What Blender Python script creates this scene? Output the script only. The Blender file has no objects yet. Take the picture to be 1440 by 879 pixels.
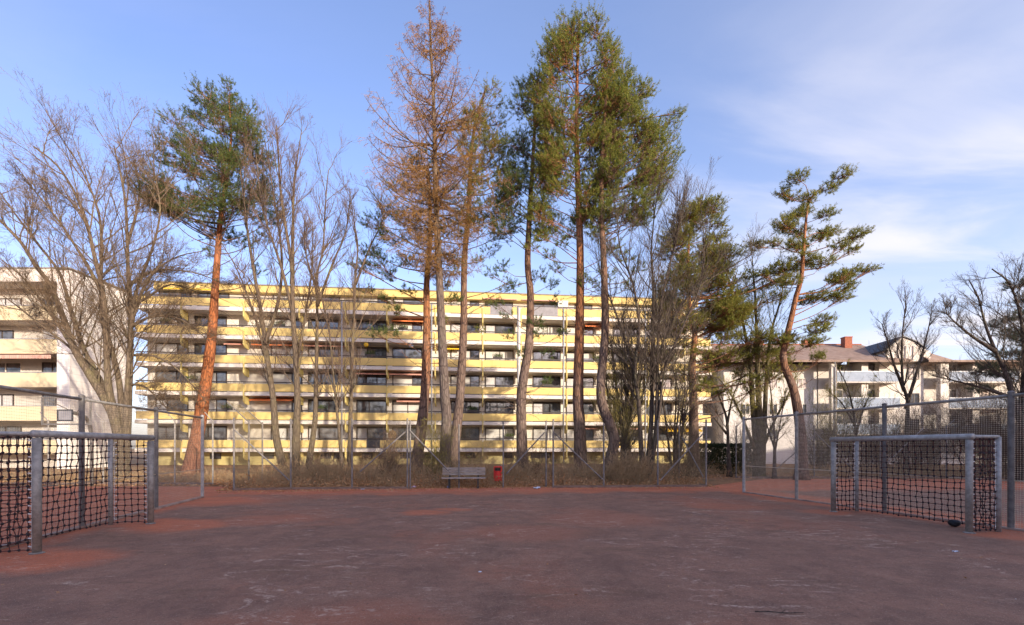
import bpy, math, random
import numpy as np
from mathutils import Vector, Matrix

# ------------------------------------------------------------------ basics
SC = bpy.context.scene
COL = SC.collection
F, EYE, HZ, CX = 640.0, 1.75, 630.0, 720.0      # focal length and horizon of the photograph, in its pixels


def G(px, py):
    d = F * EYE / (py - HZ)
    return np.array([(px - CX) / F * d, d, 0.0])


def W(px, py, d):
    return np.array([(px - CX) / F * d, d, EYE + (HZ - py) / F * d])


def nrm(a):
    return a / np.maximum(np.linalg.norm(a, axis=-1, keepdims=True), 1e-9)


class MB:
    """collects geometry for ONE mesh"""

    def __init__(s):
        s.v, s.f, s.n = [], [], 0

    def add(s, verts, faces, mi=0):
        verts = np.asarray(verts, float).reshape(-1, 3)
        if isinstance(faces, np.ndarray):
            s.f.append((faces + s.n, mi))
        else:
            by = {}
            for f in faces:
                by.setdefault(len(f), []).append(f)
            for k in by.values():
                s.f.append((np.array(k) + s.n, mi))
        s.v.append(verts)
        s.n += len(verts)

    def box(s, x0, x1, y0, y1, z0, z1, mi=0, bev=0.0):
        v = [(x, y, z) for z in (z0, z1) for y in (y0, y1) for x in (x0, x1)]
        s.add(v, [(0, 2, 3, 1), (4, 5, 7, 6), (0, 1, 5, 4), (1, 3, 7, 5), (3, 2, 6, 7), (2, 0, 4, 6)], mi)

    def beam(s, a, b, w, h, up=(0, 0, 1), mi=0):
        a, b = np.asarray(a, float), np.asarray(b, float)
        t = nrm(b - a)
        sx = np.cross(t, up)
        if np.linalg.norm(sx) < 1e-4:
            sx = np.cross(t, (1, 0, 0))
        sx = nrm(sx)
        sy = np.cross(sx, t)
        v = []
        for p in (a, b):
            for i, j in ((-1, -1), (1, -1), (1, 1), (-1, 1)):
                v.append(p + sx * w / 2 * i + sy * h / 2 * j)
        s.add(v, [(3, 2, 1, 0), (4, 5, 6, 7), (0, 1, 5, 4), (1, 2, 6, 5), (2, 3, 7, 6), (3, 0, 4, 7)], mi)

    def tube(s, pts, rad, sides=8, mi=0, cap=True):
        P = np.asarray(pts, float)
        n = len(P)
        R = np.full(n, rad, float) if np.isscalar(rad) else np.asarray(rad, float)
        T = nrm(np.gradient(P, axis=0))
        ref = np.array([0, 0, 1.0]) if abs(T[0][2]) < .9 else np.array([1.0, 0, 0])
        u = nrm(np.cross(T[0], ref))
        a = np.arange(sides) * 2 * math.pi / sides
        ca, sa = np.cos(a)[:, None], np.sin(a)[:, None]
        V = []
        for i in range(n):
            u = nrm(u - T[i] * np.dot(u, T[i]))
            w = np.cross(T[i], u)
            V.append(P[i] + R[i] * (ca * u + sa * w))
        V = np.concatenate(V)
        i = np.arange(n - 1)[:, None] * sides
        k = np.arange(sides)[None]
        k2 = (k + 1) % sides
        q = np.stack([i + k, i + k2, i + sides + k2, i + sides + k], -1).reshape(-1, 4)
        base = s.n
        s.add(V, q, mi)
        if cap:
            s.f.append((np.array([list(range(sides))[::-1]]) + base, mi))
            s.f.append((np.array([list(range(sides))]) + base + (n - 1) * sides, mi))

    def segs(s, p0, p1, r0, r1, sides=3, mi=0):
        """many thin prisms at once"""
        p0, p1 = np.asarray(p0, float), np.asarray(p1, float)
        N = len(p0)
        if N == 0:
            return
        r0 = np.broadcast_to(r0, (N,))[:, None]
        r1 = np.broadcast_to(r1, (N,))[:, None]
        t = nrm(p1 - p0)
        ref = np.where(np.abs(t[:, 2:3]) < .9, np.array([[0, 0, 1.0]]), np.array([[1.0, 0, 0]]))
        u = nrm(np.cross(t, ref))
        w = np.cross(t, u)
        V = np.empty((N, 2 * sides, 3))
        for k in range(sides):
            a = k * 2 * math.pi / sides
            o = math.cos(a) * u + math.sin(a) * w
            V[:, k] = p0 + r0 * o
            V[:, sides + k] = p1 + r1 * o
        b = np.arange(N)[:, None, None] * 2 * sides
        q = np.array([[k, (k + 1) % sides, sides + (k + 1) % sides, sides + k] for k in range(sides)])[None]
        s.add(V.reshape(-1, 3), (b + q).reshape(-1, 4), mi)

    def tris(s, T, mi=0):
        T = np.asarray(T, float)
        s.add(T.reshape(-1, 3), np.arange(len(T) * 3).reshape(-1, 3), mi)

    def quads(s, T, mi=0):
        T = np.asarray(T, float)
        s.add(T.reshape(-1, 3), np.arange(len(T) * 4).reshape(-1, 4), mi)

    def lathe(s, prof, sides=24, mi=0, cen=(0, 0, 0), closed=True):
        a = np.arange(sides) * 2 * math.pi / sides
        V = np.concatenate([np.stack([r * np.cos(a) + cen[0], r * np.sin(a) + cen[1], np.full(sides, z + cen[2])], 1) for r, z in prof])
        n = len(prof)
        i = np.arange(n - 1)[:, None] * sides
        k = np.arange(sides)[None]
        k2 = (k + 1) % sides
        base = s.n
        s.add(V, np.stack([i + k, i + k2, i + sides + k2, i + sides + k], -1).reshape(-1, 4), mi)
        if closed:
            s.f.append((np.array([list(range(sides))[::-1]]) + base, mi))
            s.f.append((np.array([list(range(sides))]) + base + (n - 1) * sides, mi))

    def poly(s, outline, axis, lo, hi, mi=0):
        """extrude a 2-D outline along an axis"""
        n = len(outline)
        v = []
        for h in (lo, hi):
            for a, b in outline:
                v.append({'x': (h, a, b), 'y': (a, h, b), 'z': (a, b, h)}[axis])
        f = [tuple(range(n))[::-1], tuple(range(n, 2 * n))]
        f += [(i, (i + 1) % n, n + (i + 1) % n, n + i) for i in range(n)]
        s.add(v, f, mi)

    def build(s, name, mats, parent=None, origin=(0, 0, 0), smooth=False, loc=None):
        V = np.concatenate(s.v) - np.asarray(origin, float)
        me = bpy.data.meshes.new(name)
        me.vertices.add(len(V))
        me.vertices.foreach_set('co', V.astype(np.float32).ravel())
        sizes = np.concatenate([np.full(len(f), f.shape[1]) for f, m in s.f])
        idx = np.concatenate([f.ravel() for f, m in s.f])
        mi = np.concatenate([np.full(len(f), m) for f, m in s.f])
        me.loops.add(len(idx))
        me.loops.foreach_set('vertex_index', idx.astype(np.int32))
        me.polygons.add(len(sizes))
        st = np.concatenate([[0], np.cumsum(sizes)[:-1]])
        me.polygons.foreach_set('loop_start', st.astype(np.int32))
        me.polygons.foreach_set('material_index', mi.astype(np.int32))
        me.polygons.foreach_set('use_smooth', np.full(len(sizes), bool(smooth)))
        me.update(calc_edges=True)
        for m in (mats if isinstance(mats, (list, tuple)) else [mats]):
            me.materials.append(m)
        o = bpy.data.objects.new(name, me)
        COL.objects.link(o)
        if parent is not None:
            o.parent = parent
        if loc is not None:
            o.location = loc
        return o


def thing(name, label, cat, loc=(0, 0, 0), rz=0.0, group=None):
    o = bpy.data.objects.new(name, None)
    COL.objects.link(o)
    o.location = Vector([float(c) for c in loc])
    o.rotation_euler = (0, 0, rz)
    o.empty_display_size = .3
    o['label'] = label
    o['category'] = cat
    if group:
        o['group'] = group
    return o


def tag(o, label=None, cat=None, group=None, kind=None):
    for k, v in (('label', label), ('category', cat), ('group', group), ('kind', kind)):
        if v:
            o[k] = v
    return o


def copy_to(o, parent, loc=None):
    c = o.copy()
    COL.objects.link(c)
    c.parent = parent
    if loc is not None:
        c.location = loc
    for ch in list(o.children):
        copy_to(ch, c)
    return c


# ------------------------------------------------------------------ materials
class NT:
    def __init__(s, mat):
        s.nt = mat.node_tree
        s.N = s.nt.nodes
        s.L = s.nt.links

    def new(s, t, **k):
        n = s.N.new(t)
        for a, b in k.items():
            setattr(n, a, b)
        return n

    def put(s, sock, v):
        if isinstance(v, bpy.types.NodeSocket):
            s.L.new(v, sock)
        elif v is not None:
            if sock.type == 'RGBA' and len(v) == 3:
                v = (*v, 1)
            sock.default_value = v

    def math(s, op, a, b=None, c=None, clamp=False):
        n = s.new('ShaderNodeMath', operation=op)
        n.use_clamp = clamp
        for i, v in enumerate((a, b, c)):
            s.put(n.inputs[i], v)
        return n.outputs[0]

    def smooth(s, x, lo, hi):
        n = s.new('ShaderNodeMapRange', interpolation_type='SMOOTHSTEP')
        s.put(n.inputs[0], x)
        n.inputs[1].default_value, n.inputs[2].default_value = lo, hi
        n.inputs[3].default_value, n.inputs[4].default_value = 0, 1
        return n.outputs[0]

    def mix(s, fac, a, b, mode='MIX'):
        n = s.new('ShaderNodeMix', data_type='RGBA', blend_type=mode)
        s.put(n.inputs[0], fac)
        s.put(n.inputs[6], a)
        s.put(n.inputs[7], b)
        return n.outputs[2]

    def coord(s, which='Object', scale=None):
        o = s.new('ShaderNodeTexCoord').outputs[which]
        if scale is not None:
            m = s.new('ShaderNodeMapping')
            s.L.new(o, m.inputs[0])
            m.inputs['Scale'].default_value = scale if hasattr(scale, '__len__') else (scale,) * 3
            o = m.outputs[0]
        return o

    def noise(s, vec, scale, detail=4, rough=.6, dist=0.0):
        n = s.new('ShaderNodeTexNoise')
        s.put(n.inputs['Vector'], vec)
        n.inputs['Scale'].default_value = scale
        n.inputs['Detail'].default_value = detail
        n.inputs['Roughness'].default_value = rough
        n.inputs['Distortion'].default_value = dist
        return n.outputs[0]

    def bump(s, h, strength=.3, dist=.02):
        n = s.new('ShaderNodeBump')
        n.inputs['Strength'].default_value = strength
        n.inputs['Distance'].default_value = dist
        s.put(n.inputs['Height'], h)
        return n.outputs[0]


def base_mat(name):
    m = bpy.data.materials.new(name)
    m.use_nodes = True
    t = NT(m)
    p = t.N['Principled BSDF']
    p.inputs['Specular IOR Level'].default_value = .3
    return m, t, p


def mat(name, a, b=None, scale=3.0, rough=.7, metal=0.0, bump=0.0, spec=.3, lo=.35, hi=.65, stretch=(1, 1, 1), stain=None, bscale=None):
    m, t, p = base_mat(name)
    p.inputs['Roughness'].default_value = rough
    p.inputs['Metallic'].default_value = metal
    p.inputs['Specular IOR Level'].default_value = spec
    if b is None:
        b = tuple(c * .8 for c in a)
    vec = t.coord('Object', stretch)
    n = t.noise(vec, scale, 6, .65)
    col = t.mix(t.smooth(n, lo, hi), a, b)
    if stain:
        n2 = t.noise(t.coord('Object', (1.4, 1.4, .25)), 1.1, 5, .7)
        col = t.mix(t.math('MULTIPLY', t.smooth(n2, .52, .75), .55), col, stain)
    t.put(p.inputs['Base Color'], col)
    if bump:
        t.put(p.inputs['Normal'], t.bump(t.noise(vec, bscale or scale * 6, 5, .7), bump, .02))
    return m


M = {}
M['galv'] = mat('galvanised_steel', (.36, .335, .295), (.23, .21, .185), 9, .55, .2, .15, .4)
M['galv_light'] = mat('bright_galvanised_steel', (.45, .44, .42), (.30, .29, .27), 9, .5, .2, .15, .4)
M['post_dark'] = mat('dark_fence_steel', (.21, .195, .18), (.13, .12, .11), 7, .65, .1, .1)
M['chain_post'] = mat('dull_fence_post', (.25, .23, .21), (.16, .145, .135), 8, .65, .15, .1)
M['wire'] = mat('fence_wire', (.66, .56, .42), (.52, .43, .31), 5, .6, .35)
M['chain'] = mat('chain_link_wire', (.32, .255, .13), (.23, .18, .095), 5, .65, .3)
M['concrete'] = mat('concrete_edging', (.24, .17, .13), (.17, .115, .085), 5, .9, 0, .3)
M['rope'] = mat('net_rope', (.16, .06, .05), (.06, .03, .028), 14, .9)
M['knot'] = mat('net_knot', (.018, .017, .018), (.03, .028, .03), 20, .6)
M['hook'] = mat('white_net_hook', (.75, .75, .74), (.6, .6, .6), 20, .5)
M['kerb_pale'] = mat('pale_concrete_edging', (.46, .35, .28), (.30, .21, .165), 3, .9, 0, .3)
M['grit'] = mat('pale_grit', (.62, .55, .48), (.40, .33, .28), 40, .9)
M['wood_grey'] = mat('weathered_wood', (.46, .40, .35), (.27, .22, .19), 4, .85, 0, .3, stretch=(1, 8, 8))
M['bench_leg'] = mat('bench_leg_steel', (.035, .03, .028), (.05, .045, .04), 8, .6)
M['red'] = mat('red_bin_paint', (.90, .018, .025), (.82, .014, .02), 6, .38, 0, 0, .5)
M['black'] = mat('black_plastic', (.012, .012, .013), (.02, .02, .02), 6, .6)
M['litter_white'] = mat('white_paper', (.75, .77, .82), (.6, .62, .68), 14, .8)
M['litter_blue'] = mat('blue_foil', (.12, .16, .5), (.4, .42, .6), 30, .4)
M['litter_pink'] = mat('pink_wrapper', (.7, .4, .6), (.8, .7, .75), 30, .5)

M['yellow'] = mat('yellow_parapet', (.74, .545, .20), (.68, .50, .18), .8, .75, 0, .05, stain=(.42, .32, .12))
M['fin_yellow'] = mat('yellow_fin', (.70, .56, .20), (.62, .50, .18), 1.5, .75, 0, .05, stain=(.38, .31, .12))
M['slab'] = mat('white_slab', (.74, .67, .58), (.66, .60, .52), 1.2, .8, 0, .05, stain=(.48, .43, .37))
M['wall_white'] = mat('cream_render', (.74, .68, .58), (.68, .62, .53), 1.0, .85, 0, .08, stain=(.56, .5, .43))
M['base_yellow'] = mat('basement_render', (.50, .42, .18), (.40, .34, .17), .7, .9, 0, .1, stain=(.3, .26, .15))
M['rail'] = mat('brown_rail', (.05, .042, .042), (.07, .06, .055), 5, .6)
M['frame'] = mat('dark_window_frame', (.045, .032, .028), (.065, .045, .038), 5, .5)
M['blind'] = mat('pale_roller_blind', (.62, .60, .55), (.55, .53, .49), 3, .7, stretch=(.3, 1, 18))
M['curtain'] = mat('net_curtain', (.66, .64, .62), (.42, .41, .42), 9, .9, stretch=(6, 1, .2))
M['pipe'] = mat('grey_downpipe', (.42, .42, .43), (.32, .32, .33), 3, .5, .3)
M['awn_orange'] = mat('orange_awning', (.78, .24, .08), (.68, .20, .07), 5, .8)
M['awn_red'] = mat('faded_red_awning', (.58, .24, .18), (.66, .38, .30), 7, .8, stretch=(9, .1, .1))
M['awn_yellow'] = mat('yellow_awning', (.85, .55, .03), (.75, .45, .03), 5, .8)
M['awn_stripe'] = mat('striped_awning', (.48, .17, .13), (.62, .48, .38), 6, .85, stretch=(5, .05, .05))
M['screen_grey'] = mat('grey_screen', (.30, .29, .30), (.24, .23, .24), 3, .8)
M['roof_gravel'] = mat('flat_roof', (.30, .28, .26), (.22, .21, .2), 2, .95)
M['house_white'] = mat('white_gable_wall', (.70, .63, .55), (.64, .57, .49), .8, .85, 0, .06, stain=(.68, .62, .55))
M['house_cream'] = mat('pale_cream_parapet', (.72, .60, .38), (.66, .55, .35), .8, .8, 0, .05, stain=(.55, .46, .3))
M['house_grey'] = mat('grey_beige_render', (.62, .57, .50), (.55, .50, .44), 1, .85, 0, .06, stain=(.45, .41, .36))  # grey-beige wall render with random blotches and stains
M['blue_glass'] = mat('pale_blue_balcony_panel', (.36, .40, .46), (.30, .34, .40), 2, .85, 0, 0, .1)
M['brick'] = mat('red_chimney_brick', (.34, .115, .065), (.26, .09, .055), 6, .85, 0, .2)
M['metal_dark'] = mat('dark_roof_metal', (.06, .06, .065), (.09, .09, .095), 4, .5, .4)
M['ball'] = None


def glass_mat():
    m, t, p = base_mat('window_glass')
    n = t.noise(t.coord('Object', (.9, .9, .9)), 1.6, 3, .5)
    t.put(p.inputs['Base Color'], t.mix(t.smooth(n, .3, .7), (.06, .062, .068), (.20, .205, .22)))
    p.inputs['Metallic'].default_value = .45
    p.inputs['Roughness'].default_value = .04
    p.inputs['Specular IOR Level'].default_value = .85
    t.put(p.inputs['Normal'], t.bump(t.noise(t.coord('Object'), 1.1, 2, .4), .25, .05))
    return m


M['glass'] = glass_mat()


def roof_tile():
    m, t, p = base_mat('brown_roof_tile')
    v = t.coord('Object')
    w = t.new('ShaderNodeTexWave', wave_type='BANDS', bands_direction='Z')
    t.put(w.inputs['Vector'], v)
    w.inputs['Scale'].default_value = 2.2
    w.inputs['Distortion'].default_value = .4
    n = t.noise(v, 1.3, 6, .7)
    col = t.mix(t.smooth(n, .35, .7), (.25, .165, .12), (.36, .26, .20))
    col = t.mix(t.math('MULTIPLY', w.outputs[0], .3), col, (.14, .10, .09))
    t.put(p.inputs['Base Color'], col)
    p.inputs['Roughness'].default_value = .85
    t.put(p.inputs['Normal'], t.bump(w.outputs[0], .4, .04))
    return m


M['roof_tile'] = roof_tile()


def siding(name, a, b, pitch=1.7):
    m, t, p = base_mat(name)
    v = t.coord('Object')
    w = t.new('ShaderNodeTexWave', wave_type='BANDS', bands_direction='Z', wave_profile='SAW')
    t.put(w.inputs['Vector'], v)
    w.inputs['Scale'].default_value = pitch
    n = t.noise(v, .6, 6, .7)
    col = t.mix(t.smooth(n, .35, .7), a, b)
    col = t.mix(t.math('MULTIPLY', t.smooth(w.outputs[0], .88, .99), .5), col, tuple(c * .6 for c in b))
    t.put(p.inputs['Base Color'], col)
    p.inputs['Roughness'].default_value = .8
    t.put(p.inputs['Normal'], t.bump(w.outputs[0], .3, .03))
    return m


M['siding'] = siding('white_boarded_wall', (.66, .61, .56), (.60, .56, .51))
M['siding_left'] = siding('white_panel_wall', (.86, .81, .74), (.80, .75, .68), .55)


def bark(name, low, high, z0, z1, dark, scale=1.0, moss=None):
    """true bark colours: grey-brown plates below, flaking orange above on old pines"""
    m, t, p = base_mat(name)
    v = t.coord('Object')
    sep = t.new('ShaderNodeSeparateXYZ')
    t.put(sep.inputs[0], v)
    z = t.math('ADD', sep.outputs[2], t.math('MULTIPLY', t.math('SUBTRACT', t.noise(v, .5, 4, .7), .5), 7.0))
    col = t.mix(t.smooth(z, z0, z1), low, high)
    mp = t.coord('Object', (1, 1, .22))
    vo = t.new('ShaderNodeTexVoronoi', feature='DISTANCE_TO_EDGE')
    t.put(vo.inputs['Vector'], mp)
    vo.inputs['Scale'].default_value = 9 * scale
    crack = t.smooth(vo.outputs[0], .0, .16)
    n = t.noise(mp, 14 * scale, 6, .75)
    col = t.mix(t.smooth(n, .3, .75), col, t.mix(.55, col, dark))
    col = t.mix(crack, t.mix(.75, col, dark), col)
    n2 = t.noise(v, 1.1, 4, .6)
    col = t.mix(t.math('MULTIPLY', t.smooth(n2, .5, .72), .55), col, moss or tuple(c * 1.35 for c in low))
    t.put(p.inputs['Base Color'], col)
    p.inputs['Roughness'].default_value = .92
    p.inputs['Specular IOR Level'].default_value = .15
    h = t.math('ADD', t.math('MULTIPLY', crack, .6), n)
    t.put(p.inputs['Normal'], t.bump(h, .8, .05))
    return m


M['bark_pine'] = bark('scots_pine_bark', (.23, .155, .115), (.44, .185, .08), 3.0, 9.0, (.055, .035, .03))
M['bark_pine_orange'] = bark('orange_pine_bark', (.30, .14, .085), (.52, .185, .07), .5, 5.0, (.10, .04, .025))
M['bark_pine_grey'] = bark('grey_pine_bark', (.23, .165, .13), (.30, .165, .10), 5.0, 13.0, (.06, .04, .035))
M['bark_larch'] = bark('larch_bark', (.20, .155, .13), (.25, .175, .12), 5.0, 18.0, (.07, .05, .042), moss=(.30, .26, .18))
M['bark_bare'] = bark('smooth_grey_bark', (.20, .155, .105), (.21, .15, .10), 2.0, 12.0, (.08, .06, .045), 1.2, moss=(.22, .19, .09))
M['bark_dark'] = bark('dark_grey_bark', (.13, .10, .08), (.13, .095, .075), 2.0, 9.0, (.05, .04, .034), 1.2, moss=(.16, .15, .09))
M['bark_moss'] = bark('mossy_bark', (.17, .14, .085), (.19, .155, .07), 2.0, 10.0, (.07, .055, .04), 1.0, moss=(.22, .21, .06))


def island_mat(name, cols, rough=.7, trans=.4, spec=.25):
    m, t, p = base_mat(name)
    g = t.new('ShaderNodeNewGeometry')
    r = t.new('ShaderNodeValToRGB')
    t.put(r.inputs[0], g.outputs['Random Per Island'])
    el = r.color_ramp.elements
    for i, c in enumerate(cols):
        e = el[i] if i < 2 else el.new(.5)
        e.color = (*c, 1)
    for i, c in enumerate(cols):
        el[i].position = i / (len(cols) - 1)
        el[i].color = (*c, 1)
    n = t.noise(t.coord('Object'), .7, 3, .5)
    col = t.mix(t.math('MULTIPLY', t.smooth(n, .35, .7), .45), r.outputs[0], cols[-1])
    t.put(p.inputs['Base Color'], col)
    p.inputs['Roughness'].default_value = rough
    p.inputs['Specular IOR Level'].default_value = spec
    if trans:
        tr = t.new('ShaderNodeBsdfTranslucent')
        t.put(tr.inputs[0], col)
        mx = t.new('ShaderNodeMixShader')
        mx.inputs[0].default_value = trans
        t.L.new(p.outputs[0], mx.inputs[1])
        t.L.new(tr.outputs[0], mx.inputs[2])
        t.L.new(mx.outputs[0], t.N['Material Output'].inputs[0])
    return m


M['needle'] = island_mat('pine_needles', [(.10, .145, .032), (.185, .225, .044), (.32, .305, .06)])
M['needle_dark'] = island_mat('dark_pine_needles', [(.065, .11, .045), (.105, .16, .05), (.20, .22, .06)])
M['needle_olive'] = island_mat('olive_pine_needles', [(.13, .155, .034), (.215, .225, .045), (.35, .31, .065)])
M['needle_blue'] = island_mat('grey_green_needles', [(.055, .075, .055), (.085, .105, .07), (.14, .15, .09)])
M['twig_brown'] = island_mat('brown_twigs', [(.085, .055, .04), (.13, .085, .06), (.17, .11, .075)], .85, 0)
M['twig_red'] = island_mat('reddish_twigs', [(.10, .07, .045), (.145, .10, .062), (.19, .13, .08)], .85, 0)
M['twig_larch'] = island_mat('larch_twigs', [(.15, .074, .03), (.24, .12, .038), (.34, .185, .05)], .85, 0)
M['twig_dark'] = island_mat('dark_twigs', [(.05, .038, .032), (.085, .065, .05), (.12, .09, .065)], .85, 0)
M['twig_olive'] = island_mat('olive_twigs', [(.11, .09, .035), (.17, .135, .045), (.24, .20, .06)], .85, 0)
M['brush'] = island_mat('dead_stalks', [(.26, .17, .085), (.40, .27, .14), (.54, .39, .22)], .9, 0)
M['leaf_dead'] = island_mat('fallen_leaves', [(.34, .15, .055), (.50, .25, .11), (.64, .40, .21)], .85, .15)
M['leaf_bud'] = island_mat('yellow_green_buds', [(.20, .20, .03), (.32, .30, .05), (.42, .36, .06)], .7, .3)
M['hedge'] = island_mat('hedge_leaves', [(.02, .032, .014), (.035, .05, .02), (.055, .065, .026)], .6, .2)


def ground_mat():
    m, t, p = base_mat('leaf_littered_earth')
    v = t.coord('Object')
    n1, n2, n3 = t.noise(v, .25, 5, .6), t.noise(v, 3.5, 6, .75), t.noise(v, 28, 4, .7)
    col = t.mix(t.smooth(n2, .35, .65), (.25, .13, .062), (.36, .20, .10))
    col = t.mix(t.smooth(n3, .5, .72), col, (.46, .28, .145))
    col = t.mix(t.math('MULTIPLY', t.smooth(n1, .5, .65), .6), col, (.12, .11, .05))
    t.put(p.inputs['Base Color'], col)
    p.inputs['Roughness'].default_value = .95
    t.put(p.inputs['Normal'], t.bump(t.math('ADD', n2, n3), .8, .06))
    return m


def court_mat():
    m, t, p = base_mat('worn_court_surface')
    v = t.coord('Object')
    s = t.new('ShaderNodeSeparateXYZ')
    t.put(s.inputs[0], v)
    x, y = s.outputs[0], s.outputs[1]
    big = t.noise(v, .22, 5, .62, .4)
    mid = t.noise(v, 1.1, 6, .68, .3)
    fine = t.noise(v, 9, 6, .75)
    grit = t.noise(v, 90, 3, .7)
    streak = t.noise(t.coord('Object', (.45, 1.5, 1)), 1.0, 7, .72, .6)
    # dark purple wearing course
    col = t.mix(t.smooth(mid, .3, .7), (.172, .100, .078), (.270, .152, .112))
    col = t.mix(t.math('MULTIPLY', t.smooth(big, .50, .66), .50), col, (.36, .125, .07))
    blot = t.noise(v, 3.6, 7, .75, .8)
    col = t.mix(t.math('MULTIPLY', t.smooth(blot, .48, .64), .36), col, (.31, .20, .15))
    col = t.mix(t.math('MULTIPLY', t.math('SUBTRACT', 1.0, t.smooth(blot, .34, .48)), .38), col, (.125, .078, .06))
    col = t.mix(t.math('MULTIPLY', t.smooth(streak, .52, .70), .75), col, (.150, .090, .062))
    # red surface under the wearing course along the fences
    wob = t.math('MULTIPLY', t.math('SUBTRACT', t.noise(v, .8, 6, .7), .5), 3.4)
    far = t.math('ADD', t.math('SUBTRACT', y, t.math('MULTIPLY', x, .085)), wob)
    rf = t.smooth(far, 16.9, 18.4)
    sl = t.math('ADD', t.math('MULTIPLY', t.math('ADD', x, t.math('MULTIPLY', y, .25)), -1.0), t.math('MULTIPLY', wob, .45))
    rl = t.smooth(sl, 6.15, 6.9)
    sr = t.math('ADD', t.math('ADD', x, t.math('MULTIPLY', y, .2)), t.math('MULTIPLY', wob, .35))
    rr = t.math('MULTIPLY', t.smooth(sr, 11.6, 12.5), t.math('SUBTRACT', 1.0, t.math('MULTIPLY', t.smooth(sr, 13.6, 14.6), t.math('SUBTRACT', 1.0, t.smooth(y, 18.0, 20.0)))))
    red = t.math('MAXIMUM', t.math('MAXIMUM', rf, rl), rr)
    for (bx, by, r, k) in ((-7.3, 7.1, .85, 1), (-8.3, 7.0, 1.0, 1), (-7.6, 10.2, .9, .9), (-8.4, 10.6, .7, 1), (-2.3, 12.3, .55, .9), (-1.7, 12.9, .4, .7),
                           (9.9, 9.0, .55, .8), (10.6, 9.1, .6, .8), (8.6, 12.3, .6, .8), (9.3, 15.4, .8, .9), (-6.0, 11.0, .9, .45), (2.2, 11.2, 1.2, .3),
                           (-1.6, 4.3, .9, .35), (-2.6, 4.1, .7, .3), (6.3, 13.6, .9, .4), (-10.2, 15.0, 1.6, 1), (.3, 9.4, 1.0, .28)):
        dx = t.math('MULTIPLY', t.math('SUBTRACT', x, bx), .75)
        dy = t.math('SUBTRACT', y, by)
        d = t.math('SQRT', t.math('ADD', t.math('MULTIPLY', dx, dx), t.math('MULTIPLY', dy, dy)))
        d = t.math('ADD', d, t.math('MULTIPLY', wob, .28))
        red = t.math('MAXIMUM', red, t.math('MULTIPLY', t.math('SUBTRACT', 1.0, t.smooth(d, r * .55, r * 1.25)), k))
    redc = t.mix(t.smooth(mid, .3, .72), (.50, .165, .085), (.38, .13, .075))
    redc = t.mix(t.math('MULTIPLY', t.smooth(streak, .5, .7), .5), redc, (.25, .11, .075))
    col = t.mix(t.math('MULTIPLY', red, t.math('SUBTRACT', 1.0, t.math('MULTIPLY', t.smooth(fine, .55, .8), .4))), col, redc)
    # pale scuffs, grit and specks
    sc = t.math('MULTIPLY', t.smooth(t.noise(t.coord('Object', (1.0, 2.1, 1)), 1.2, 9, .8, 1.8), .515, .63), t.smooth(fine, .40, .58))
    sc = t.math('MULTIPLY', sc, t.smooth(t.noise(v, .5, 3, .5), .42, .6))
    col = t.mix(t.math('MULTIPLY', sc, .75), col, (.56, .44, .37))
    col = t.mix(t.math('MULTIPLY', t.smooth(grit, .58, .70), .85), col, (.52, .41, .33))
    col = t.mix(t.math('MULTIPLY', t.smooth(t.noise(v, 30, 4, .7), .54, .68), .6), col, (.085, .055, .045))
    col = t.mix(1.0, col, (1.20, 1.08, .92), 'MULTIPLY')
    t.put(p.inputs['Base Color'], col)
    p.inputs['Roughness'].default_value = .82
    p.inputs['Specular IOR Level'].default_value = .25
    h = t.math('ADD', t.math('MULTIPLY', grit, .6), t.math('ADD', fine, mid))
    t.put(p.inputs['Normal'], t.bump(h, .35, .012))
    return m


M['ground'] = ground_mat()
M['court'] = court_mat()

# ------------------------------------------------------------------ world, sun, camera
SUN_EL, SUN_AZ = math.radians(11.5), math.radians(140)     # azimuth clockwise from +Y: behind the camera, to its right
SUND = np.array([math.sin(SUN_AZ) * math.cos(SUN_EL), math.cos(SUN_AZ) * math.cos(SUN_EL), math.sin(SUN_EL)])


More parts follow.
